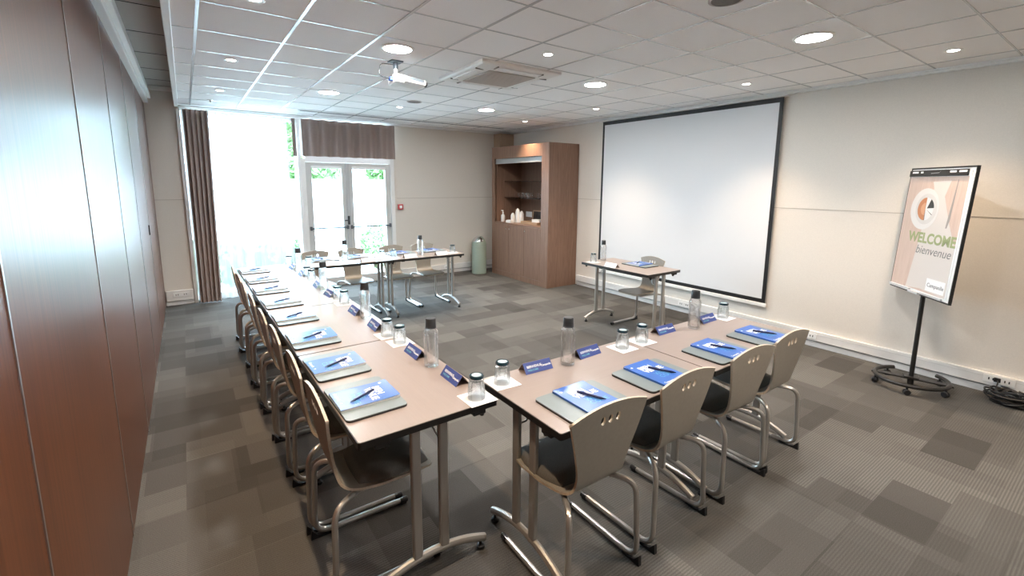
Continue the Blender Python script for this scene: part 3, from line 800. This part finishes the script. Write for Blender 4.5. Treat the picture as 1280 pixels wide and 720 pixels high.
for k in range(3):
    b = bmesh.new(); bx(b, (CX0-.001, IY0+dw*k+.003, .089), (CX0+.019, IY0+dw*(k+1)-.003, ZC-.033), .002); d = obj('door', b, m_cab, cab)
    hy = [IY0+dw-.05, IY0+2*dw+-.0+.0, IY0+2*dw+.05][k] if k != 1 else IY0+2*dw-.05
    b = bmesh.new(); lathe(b, [(0, .024), (.012, .023), (.014, .016), (.006, .010), (.006, 0), (0, 0)], 12, X=T(CX0-.001, hy, ZC-.10) @ Ry(-pi/2)); obj('knob', b, m_chrome, d)
b = bmesh.new(); bx(b, (CX0+.022, IY0+.001, ZT-.075), (CX0+.085, IY1-.001, ZT-.001), .012); bx(b, (CX0+.018, IY0+.001, ZT-.090), (CX0+.035, IY1-.001, ZT-.072), .003)
o = obj('shutter_box', b, plain('shutter_grey', (.42, .44, .44), .35, metal=.4), cab); o['label'] = 'grey rolled shutter above the shelves'
for z in (1.405, 1.70):
    b = bmesh.new(); bx(b, (CX0+.22, IY0+.003, z), (CX1-.025, IY1-.003, z+.010), .002); o = obj('shelf', b, m_shelf, cab); o['label'] = 'smoked glass shelf'
b = bmesh.new(); bx(b, (CX1-.027, 6.70, 1.05), (CX1-.0205, 6.88, 1.15), .002); bx(b, (CX1-.0285, 6.72, 1.07), (CX1-.0265, 6.775, 1.13)); bx(b, (CX1-.0285, 6.805, 1.07), (CX1-.0265, 6.86, 1.13)); obj('socket', b, m_white, cab)
# things in the cabinet
for k, y in enumerate([6.78, 6.69, 6.60, 6.51, 6.42, 6.20]):
    t = tag(obj('shelf_glass', (lambda bm: (lathe(bm, [(0, .002), (.028, .002), (.033, .09), (.031, .09), (.0265, .008), (0, .008)], 16), bm)[1])(bmesh.new()), vessel_glass('clear_glass', (1, 1, 1), 1.45, .2) if k == 0 else bpy.data.materials['clear_glass']),
            ['clear glass at the bin end of the row on the lower cabinet shelf', 'second clear glass from the bin on the lower cabinet shelf', 'third clear glass from the bin on the lower cabinet shelf', 'fourth clear glass from the bin on the lower cabinet shelf', 'fifth clear glass from the bin on the lower cabinet shelf', 'clear glass standing apart near the screen end of the lower shelf'][k], 'glass', 'glasses on the cabinet shelf')
    t.location = (CX0+.36, y, 1.4154)
ZI = ZC+.0005
t = thing('spray_bottle', (CX0+.12, 6.95, ZI), 0, 'clear pump bottle standing alone on the cabinet counter', 'bottle')
b = bmesh.new(); lathe(b, [(0, 0), (.036, 0), (.038, .01), (.038, .10), (.030, .125), (.013, .135), (.013, .15)], 18); obj('body', b, plain('clear_plastic', (.70, .72, .72), .2), t)
b = bmesh.new(); lathe(b, [(.015, .148), (.015, .172), (.006, .174), (.006, .195), (0, .195)], 12); bx(b, (-.035, -.007, .193), (.010, .007, .207), .003); obj('pump', b, m_soap, t)
def carton(y, w, d, h, label, x=.16, mat=m_soap):
    bm = bmesh.new(); bx(bm, (-d/2, -w/2, 0), (d/2, w/2, h*.80), .004); bx(bm, (-d/2+.006, -w/2+.006, h*.80), (d/2-.006, w/2-.006, h*.93), .006); bx(bm, (-d*.22, -w*.22, h*.93), (d*.22, w*.22, h), .004)
    o = tag(obj('carton', bm, mat), label, 'carton', 'white cartons on the cabinet counter'); o.location = (CX0+x, y, ZI)
carton(6.69, .055, .06, .17, 'shorter white carton beside the pump bottle on the cabinet counter')
carton(6.60, .058, .06, .25, 'tallest white carton on the cabinet counter', .20)
carton(6.535, .050, .06, .21, 'white carton between the tallest carton and the wooden tray', .24)
carton(6.66, .14, .08, .05, 'low flat white box in front of the cartons on the counter', .07)
t = thing('serving_tray', (CX0+.27, 6.20, ZI), 0, 'light wooden tray on the cabinet counter', 'tray')
b = bmesh.new(); bx(b, (-.13, -.23, 0), (.13, .23, .012), .003)
m_tray = wood('light_wood', (.42, .28, .17), (.52, .36, .23), .5, (3, 30, 30)); obj('tray_base', b, m_tray, t)
b = bmesh.new(); frame = [(-.13, -.23, .13, -.218), (-.13, .218, .13, .23), (-.13, -.218, -.118, .218), (.118, -.218, .13, .218)]
for x0, y0, x1, y1 in frame: bx(b, (x0, y0, .012), (x1, y1, .045), .003)
obj('tray_rim', b, m_tray, t)
b = bmesh.new(); bx(b, (-.05, -.10, 0), (.05, .10, .055), .004); bx(b, (-.052, -.102, .055), (.052, .102, .075), .003)
o = tag(obj('white_box', b, m_soap), 'white lidded box lying in the wooden tray', 'box'); o.location = (CX0+.25, 6.09, ZI+.0125)
t = thing('picture_frame', (CX0+.47, 6.36, ZI), 0, 'small framed dark picture standing behind the wooden tray', 'picture frame')
X = Ry(.12)
b = bmesh.new()
for lo, hi in (((-.012, -.16, 0), (0, .16, .02)), ((-.012, -.16, .20), (0, .16, .22)), ((-.012, -.16, .02), (0, -.14, .20)), ((-.012, .14, .02), (0, .16, .20))): bx(b, lo, hi, .002, X=X)
obj('frame', b, m_tray, t)
b = bmesh.new(); bx(b, (-.006, -.14, .02), (-.002, .14, .20), X=X); obj('picture', b, plain('dark_photo', (.045, .035, .03), .4, noise=.8, nscale=12), t)

# waste bin
bn = thing('waste_bin', (4.385, 7.235, 0), 0, 'sage green pedestal bin with domed chrome top beside the cabinet', 'bin')
b = bmesh.new(); lathe(b, [(0, 0), (.133, 0), (.138, .006), (.138, .50), (.134, .51), (0, .51)], 32); obj('body', b, m_bin, bn)
b = bmesh.new(); lathe(b, [(.134, .5105), (.138, .515)]+[(.138*cos(a*pi/20), .53+.17*sin(a*pi/20)) for a in range(0, 10)]+[(0, .70)], 32); obj('dome', b, m_bin, bn)
b = bmesh.new()
R0 = 1.015; rows = []
for j in range(9):
    a = rad(24+66*j/8); row = []
    for k in range(13):
        ph = rad(-135-55+110*k/12); row.append(b.verts.new((.138*R0*cos(a)*cos(ph), .138*R0*cos(a)*sin(ph), .532+.17*R0*sin(a))))
    rows.append(row)
for j in range(8):
    for k in range(12): b.faces.new([rows[j][k], rows[j][k+1], rows[j+1][k+1], rows[j+1][k]])
obj('flap', b, m_chrome, bn)

# fire call point
t = thing('fire_call_point', (3.0, YB-.001, 1.255), 0, 'small red fire call point on the wall right of the glass door', 'fire alarm')
b = bmesh.new(); bx(b, (-.045, -.04, -.045), (.045, 0, .045), .006); obj('housing', b, m_red, t)
b = bmesh.new(); bx(b, (-.024, -.043, -.024), (.024, -.0395, .024), .003); obj('front_plate', b, m_white, t)

# ------------------------------------------------------------------ projection screen
sc = thing('projection_screen', (XR-.03, 3.705, 0), 0, 'large white projection screen with black border on the wall', 'projection screen')
b = bmesh.new(); bx(b, (-.004, -1.285, .355), (0, 1.285, 2.585), mat=0); obj('border', b, m_black, sc, 0)
b = bmesh.new(); bx(b, (-.0062, -1.245, .400), (-.0042, 1.245, 2.535)); obj('screen_fabric', b, m_screen, sc, 0)
b = bmesh.new(); bx(b, (-.016, -1.30, .310), (.012, 1.30, .353), .008); obj('bottom_bar', b, m_white, sc)
b = bmesh.new(); bx(b, (-.052, -1.33, 2.587), (.028, 1.33, H-.032), .01); obj('housing', b, m_white, sc)

# ------------------------------------------------------------------ flipchart
fc = thing('flipchart_stand', (4.86, 1.02, 0), 0, 'black wheeled flipchart stand by the wall, holding a welcome poster', 'flipchart')
b = bmesh.new(); ra = .25
pts = [(ra*cos(rad(a)), ra*.92*sin(rad(a)), .075) for a in range(75, 75+291, 8)]
Xr = Rz(rad(-30)); tube(b, pts, .016, 10, X=Xr); obj('base_ring', b, m_stand, fc)
aa = rad(-33); 
b = bmesh.new(); bx(b, (-.262, -.032, .066), (.262, .032, .078), .003, X=Rz(rad(-75))); bx(b, (-.05, -.05, .078), (.05, .05, .092), .004, X=Rz(rad(-75))); lathe(b, [(0, .02), (.022, .02), (.022, .066), (0, .066)], 14); obj('base_bar', b, m_stand, fc)
for k, a in enumerate([75+12, 75+78, 75+146, 75+214, 75+280]):
    a2 = rad(a-30); cx, cy = ra*cos(a2), ra*.92*sin(a2)
    q = Xr @ V((ra*cos(rad(a)), ra*.92*sin(rad(a)), 0)); cx, cy = q.x, q.y
    b = bmesh.new(); X = T(cx, cy, .024) @ Rz(a2+k) @ Rx(pi/2)
    lathe(b, [(0, -.020), (.019, -.020), (.024, -.016), (.024, -.004), (.020, -.002), (.020, .002), (.024, .004), (.024, .016), (.019, .020), (0, .020)], 16, X=X)
    tube(b, [(cx, cy, .03), (cx, cy, .065)], .008, 8); obj('caster', b, m_black, fc)
b = bmesh.new(); tube(b, [(0, 0, .09), (0, 0, .95)], .0165, 12); tube(b, [(0, 0, .90), (0, 0, 1.18)], .013, 12); lathe(b, [(.0166, .86), (.024, .862), (.024, .90), (.0166, .902)], 14); obj('pole', b, m_stand, fc)
BW, BH, YA, TI = .725, 1.03, rad(-137.0), .045
Xb = T(0.0, .035, .790) @ Rz(YA) @ Rx(-(-TI)) if False else T(-.02, .035, .790) @ Rz(YA) @ Rx(pi/2-TI)
# board frame: local x across, y up the board, z towards the viewer
if (Xb.to_3x3() @ V((0, 0, 1))).x > 0: Xb = Xb @ Ry(pi)
def bd(lo, hi, name, mat, bev=.002, par=fc, s=35):
    bm = bmesh.new(); bx(bm, lo, hi, bev, X=Xb); return obj(name, bm, mat, par, s)
bd((-BW/2+.008, .008, -.012), (BW/2-.008, BH-.008, .0), 'board', m_white)
bm = bmesh.new()
for lo, hi in (((-BW/2, 0, -.016), (BW/2, .012, .006)), ((-BW/2, BH-.012, -.016), (BW/2, BH, .006)), ((-BW/2, .012, -.016), (-BW/2+.009, BH-.012, .006)), ((BW/2-.009, .012, -.016), (BW/2, BH-.012, .006))): bx(bm, lo, hi, .002, X=Xb)
obj('board_frame', bm, m_stand, fc)
bm = bmesh.new(); bx(bm, (-.36, BH-.072, .007), (.30, BH-.022, .016), .004, X=Xb); cl = obj('paper_clamp', bm, m_stand, fc)
for (x0, x1) in ((-.32, -.245), (-.215, -.185), (.12, .185), (.215, .29)):
    bm = bmesh.new(); bx(bm, (x0, BH-.046, .016), (x1, BH-.032, .0175), .0005, X=Xb); obj('print', bm, m_print, cl)
bm = bmesh.new(); prism(bm, [(-.09, BH-.052), (.0, BH-.048), (.02, BH-.030), (.005, BH-.042), (-.09, BH-.046)], .016, .0175, Xb); obj('emblem', bm, plain('grey_print', (.35, .35, .36), .5), cl)
bm = bmesh.new(); bx(bm, (-BW/2+.012, .013, .0065), (-.085, .034, .022), .003, X=Xb); bx(bm, (-.08, .004, .0065), (.045, .022, .030), .003, X=Xb); bx(bm, (.05, .013, .0065), (BW/2-.07, .030, .020), .003, X=Xb); obj('pen_tray', bm, plain('tray_grey', (.55, .57, .58), .35), fc)
bm = bmesh.new(); tube(bm, [Xb @ V((0, .02, -.017)), Xb @ V((0, .40, -.017))], .014, 8); bx(bm, (-.05, .05, -.03), (.05, .2, -.0165), .004, X=Xb); obj('mount', bm, m_stand, fc)
# poster pad
Xp = T(4.86, 1.02, 0) @ Xb
ps = thing('welcome_poster', (0, 0, 0), 0, 'paper welcome poster clamped to the flipchart board', 'poster')
PWD, P0, P1 = .64, .036, BH-.030
m_pw = wood('poster_wood', (.56, .42, .35), (.64, .50, .43), .5, (40, 40, 2.5), dist=1)
xl_, xr_ = -.362, .312
bm = bmesh.new(); bx(bm, (xl_, P0, .0012), (xr_+.012, P1, .0040), X=Xp); bx(bm, (xl_+.004, P0-.004, .0041), (xr_, P1, .0050), X=Xp); obj('sheet', bm, m_paper, ps, 0)
def pr(poly, h, name, mat, lab=None):
    bm = bmesh.new(); prism(bm, poly, .0051, .0051+h, Xp); o = obj(name, bm, mat, ps, 0)
    if lab: o['label'] = lab
    return o
pr([(xl_+.008, P0), (xr_-.004, P0), (xr_-.004, P1-.045), (xl_+.008, P1-.045)], .0003, 'print_ground', m_pw)
pr([(-.155, P0), (.02, .055), (xr_-.004, P0), (xr_-.004, .42), (.20, .60), (.10, .80), (.14, .925), (-.06, .915), (-.035, .86), (-.08, .64), (-.105, .40)], .0007, 'print_cloth', plain('print_cloth', (.66, .61, .57), .5))
PCX, PCY = -.105, .695
pr(circ(.168, 40, PCX, PCY), .0011, 'print_plate', plain('print_white', (.70, .68, .66), .5))
pr(circ(.125, 36, PCX+.02, PCY), .0013, 'print_saucer', plain('print_white2', (.62, .60, .58), .5))
pr(circ(.092, 20, PCX+.012, PCY, 90, 270), .0017, 'print_coffee', plain('print_coffee', (.50, .21, .10), .4))
pr(circ(.050, 16, PCX+.008, PCY, 90, 270), .0020, 'print_foam', plain('print_foam', (.62, .34, .20), .4))
pr([(PCX+.016, PCY)]+circ(.092, 20, PCX+.016, PCY, -90, 90), .0017, 'print_pie', plain('print_pie', (.74, .73, .72), .4))
pr([(PCX+.03, PCY+.005)]+circ(.085, 8, PCX+.025, PCY+.005, 5, 62), .0021, 'print_slice', plain('print_black', (.04, .04, .04), .5))
pr([(PCX+.03, PCY-.005), (PCX+.100, PCY-.040), (PCX+.097, PCY-.045)], .0021, 'print_line', m_black); pr([(PCX+.016, PCY-.005), (PCX+.021, PCY-.09), (PCX+.014, PCY-.092)], .0021, 'print_line', m_black)
pr([(.205, .93), (.212, .93), (.200, .62), (.185, .56), (.170, .56)], .0011, 'print_knife', plain('print_steel', (.32, .29, .27), .4))
pr([(.085, .055), (xr_-.02, .055), (xr_-.02, .155), (.085, .155)], .0011, 'print_tag', m_paper)
m_green = plain('print_green', (.33, .38, .19), .6); m_grey = plain('print_grey', (.16, .16, .16), .5)
lettering('lettering', 'WELCOME', .112, Xp @ T(-.232, .425, .0064), m_green, ps, bold=.004, ext=.0003, sx=1.0)
lettering('lettering', 'bienvenue', .098, Xp @ T(-.115, .335, .0064), m_grey, ps, bold=-.0005, shear=.22, ext=.0003)
lettering('lettering', 'Campanile', .044, Xp @ T(.098, .090, .0066), m_grey, ps, bold=.0002, ext=.0003)

# cable heap
t = thing('cable_heap', (5.075, .47, 0), 0, 'heap of coiled black cable on the floor beside the wall socket', 'cable')
rr = random.Random(3); b = bmesh.new(); pts = []
for k in range(15):
    r1, r2 = rr.uniform(.05, .095), rr.uniform(.07, .13); cx, cy = rr.uniform(-.02, .02), rr.uniform(-.03, .03); z0 = .010+.0085*k*.75; tl = rr.uniform(-.18, .18); a0 = rr.uniform(0, 1)
    for q in range(14):
        a = 2*pi*q/14+a0; x, y = cx+r1*cos(a), cy+r2*sin(a); pts.append((x, y, max(.008, z0+tl*x+.010*sin(2*a+k))))
tube(b, fillet(pts, .02, 2), .0065, 6); obj('coil', b, m_black, t)
b = bmesh.new(); tube(b, fillet([(.06, .10, .03), (.10, .09, .12), (.135, .10, .13), (.144, .10, .13)], .03), .005, 6); bx(b, (.125, .08, .112), (.148, .12, .148), .004); obj('plug', b, m_black, t)

# ------------------------------------------------------------------ ceiling fixtures
W_COL, S_COL = (1.0, .93, .84), (1.0, .74, .50)
def downlight(x, y, label):
    t = thing('ceiling_downlight', (x, y, H), 0, label, 'ceiling light', 'large round downlights')
    b = bmesh.new(); lathe(b, [(.100, -.0006), (.118, -.0006), (.119, -.004), (.112, -.009), (.100, -.010), (.098, -.004)], 36); obj('ring', b, m_white, t)
    b = bmesh.new(); lathe(b, [(0, -.0012), (.0975, -.0012), (.0975, -.0065), (.090, -.010), (.06, -.0125), (0, -.0135)], 36); obj('diffuser', b, m_dwhite, t)
for x, y, l in [(1.348, 3.353, 'large round downlight above the projector'), (1.364, 5.378, 'large round downlight closest to the sheer curtain'), (3.363, 3.346, 'large round downlight between the air conditioner and the projection screen'),
                (3.359, 5.338, 'large round downlight closest to the cabinet'), (3.46, 1.458, 'large round downlight closest to the flipchart'),
                (1.36, 1.40, 'large round downlight above the row corner'), (2.40, -.55, 'added unseen round downlight brightening the near end, by the entrance wall')]:  # last downlight is unseen, added to brighten the near end of the room
    downlight(x, y, l)
def spot(x, y, label, e=62):
    t = thing('ceiling_spot', (x, y, H), 0, label, 'ceiling spot', 'small recessed spots')
    b = bmesh.new(); lathe(b, [(.034, -.0006), (.052, -.0006), (.052, -.004), (.046, -.006), (.034, -.003)], 24); obj('ring', b, m_white, t)
    b = bmesh.new(); lathe(b, [(0, -.0012), (.033, -.0012), (.033, -.002), (0, -.0025)], 20); obj('lamp', b, m_spotlamp, t)
    ld = bpy.data.lights.new('spot_beam', 'SPOT'); ld.energy = e; ld.color = S_COL; ld.spot_size = rad(96); ld.spot_blend = 1.0; ld.shadow_soft_size = .03
    lo = bpy.data.objects.new('spot_beam', ld); COL.objects.link(lo); lo.parent = t; lo.location = (0, 0, -.03)
for x, y, l in [(.39, 4.48, 'small spot nearest the timber wall, farther from the window'), (.395, 6.01, 'small spot nearest the timber wall, close to the window'), (2.36, 5.86, 'small spot near the dark speaker by the window'),
                (4.47, 5.96, 'small spot above the cabinet front'), (2.33, 2.825, 'small spot beside the air conditioner'), (4.455, 4.40, 'small spot above the cabinet side of the projection screen'),
                (4.52, 2.463, 'small spot above the flipchart side of the projection screen'), (4.59, .998, 'small spot in front of the flipchart'),
                (.39, 2.95, 'small spot above the chairs by the timber wall'), (.39, 1.30, 'small spot above the near end of the timber wall'), (2.36, .2, 'small spot behind the short row'), (4.55, -.7, 'small spot near the entrance wall')]:
    spot(x, y, l)
def speaker(x, y, label):
    t = thing('ceiling_speaker', (x, y, H), 0, label, 'speaker', 'dark round ceiling speakers')
    b = bmesh.new(); lathe(b, [(.075, -.0006), (.09, -.0006), (.09, -.006), (.078, -.008)], 28); obj('ring', b, m_grill, t)
    b = bmesh.new(); lathe(b, [(0, -.0012), (.0745, -.0012), (.0745, -.007), (0, -.010)], 28); obj('grille', b, plain('speaker_mesh', (.16, .14, .12), .7, noise=.5, nscale=500), t)
speaker(2.348, 5.361, 'dark round ceiling speaker between air conditioner and window'); speaker(2.413, 1.46, 'dark round ceiling speaker above the short row')
# cassette air conditioner
ac = thing('air_conditioner', (2.395, 3.60, H), rad(-1.5), 'square white air-conditioning cassette in the ceiling', 'air conditioner')
b = bmesh.new(); h = .40; prof = [(h, -.0006), (h, -.020), (h-.02, -.030), (.275, -.042), (.262, -.036)]
rings = []
for r, z in prof: rings.append([b.verts.new((sx*r, sy_*r, z)) for sx, sy_ in ((1, 1), (-1, 1), (-1, -1), (1, -1))])
for i in range(len(rings)-1):
    for k in range(4): b.faces.new([rings[i][k], rings[i][(k+1) % 4], rings[i+1][(k+1) % 4], rings[i+1][k]])
b.faces.new(rings[-1]); obj('fascia', b, m_trim, ac, 20)
b = bmesh.new(); bx(b, (-.238, -.238, -.045), (.238, .238, -.0365), .003)
for k in range(15): bx(b, (-.225, -.225+.0315*k, -.0475), (.225, -.222+.0315*k+.006, -.0445))
obj('grille', b, m_grill, ac)
for k in range(4):
    b = bmesh.new(); X = Rz(k*pi/2); bx(b, (-.22, .305, -.0435), (.22, .352, -.0325), .006, X=X @ T(0, 0, 0)); v = obj('louvre', b, m_white, ac)
    b = bmesh.new(); bx(b, (-.235, .290, -.0415), (-.222, .365, -.031), .002, X=X); bx(b, (.222, .290, -.0415), (.235, .365, -.031), .002, X=X); obj('louvre_hinge', b, plain('hinge_grey', (.20, .19, .18), .6), ac)
# projector
pj = thing('projector', (1.47, 3.71, H), rad(2), 'small white projector on a ceiling bracket', 'projector')
b = bmesh.new(); bx(b, (-.05, -.045, -.012), (.05, .045, -.0006), .003); tube(b, [(0, 0, -.01), (0, 0, -.06)], .020, 12); o = obj('bracket', b, plain('slate_bracket', (.10, .13, .16), .4), pj)
b = bmesh.new(); tube(b, [(0, 0, -.06), (0, 0, -.112)], .015, 12); lathe(b, [(0, -.10), (.026, -.103), (.028, -.118), (0, -.12)], 14); obj('joint', b, m_white, pj)
X = T(.085, 0, -.147) @ Ry(rad(5)) @ Rx(rad(-4))
b = bmesh.new(); bx(b, (-.115, -.085, -.024), (.145, .085, .024), .012, X=X, seg=3); bx(b, (-.125, -.095, -.045), (-.045, .075, .018), .014, X=X, seg=3); bdy = obj('body', b, m_soap, pj)
b = bmesh.new(); lathe(b, [(.020, 0), (.022, .016), (.018, .022), (.013, .016), (0, .012)], 18, X=X @ T(.145, -.04, 0) @ Ry(pi/2)); obj('lens', b, m_black, bdy)
b = bmesh.new()
bx(b, (-.03, -.0868, -.004), (.125, -.0845, .018), .001, X=X)
obj('vent', b, plain('vent_grey', (.16, .19, .21), .5), bdy)
b = bmesh.new(); bx(b, (-.155, -.05, -.030), (-.126, -.010, -.006), .004, X=X); o = obj('plug', b, plain('blue_plug', (.05, .12, .55), .4), bdy)
b = bmesh.new(); tube(b, fillet([X @ V((-.152, -.032, -.018)), (-.17, -.05, -.14), (-.14, -.04, -.045), (-.02, 0, -.03)], .04, 6), .0045, 8); obj('cable', b, m_cap, pj)
# small sprinkler by the window
t = thing('sprinkler', (.335, 6.75, H), 0, 'tiny white sprinkler on the ceiling beside the long curtain', 'sprinkler')
b = bmesh.new(); lathe(b, [(0, -.0006), (.03, -.0006), (.03, -.006), (.010, -.010), (.010, -.03), (.020, -.032), (.020, -.036), (0, -.036)], 16); obj('body', b, m_white, t)

# ------------------------------------------------------------------ light, world, camera
w = bpy.data.worlds.new('World'); scene.world = w; w.use_nodes = True
bg = w.node_tree.nodes['Background']; bg.inputs[0].default_value = (.56, .79, 1.0, 1); bg.inputs[1].default_value = 16
def portal(x0, x1, z0, z1):
    ld = bpy.data.lights.new('daylight_portal', 'AREA'); ld.shape = 'RECTANGLE'; ld.size = x1-x0; ld.size_y = z1-z0; ld.cycles.is_portal = True
    o = bpy.data.objects.new('daylight_portal', ld); COL.objects.link(o); o.location = ((x0+x1)/2, YB+.14, (z0+z1)/2); o.rotation_euler = (rad(-90), 0, 0); o['kind'] = 'helper'
portal(OX0, OX1, 0.0, OZ)

cam = bpy.data.cameras.new('camera'); co = bpy.data.objects.new('camera', cam); COL.objects.link(co); scene.camera = co
F, YAW, PIT, ROLL, CZ, CYO = 570.7026, .6179, -.1546, .0072, 1.667, -41.7563
cam.sensor_fit = 'HORIZONTAL'; cam.sensor_width = 36; cam.lens = F/1280*36; cam.shift_y = CYO/1280; cam.clip_start = .02
fw = V((sin(YAW)*cos(PIT), cos(YAW)*cos(PIT), sin(PIT))); r_ = V((cos(YAW), -sin(YAW), 0)); u_ = r_.cross(fw)
r2 = r_*cos(ROLL)+u_*sin(ROLL); u2 = -r_*sin(ROLL)+u_*cos(ROLL)
co.matrix_world = M(((r2.x, u2.x, -fw.x, 0), (r2.y, u2.y, -fw.y, 0), (r2.z, u2.z, -fw.z, CZ), (0, 0, 0, 1)))
scene.view_settings.view_transform = 'Standard'; scene.view_settings.look = 'None'; scene.view_settings.gamma = 1; scene.view_settings.use_curve_mapping = False
scene.view_settings.exposure = 1.0
scene.cycles.max_bounces = 10; scene.cycles.transparent_max_bounces = 24; scene.cycles.diffuse_bounces = 5; scene.cycles.caustics_reflective = False; scene.cycles.caustics_refractive = False
scene.cycles.sample_clamp_indirect = 12
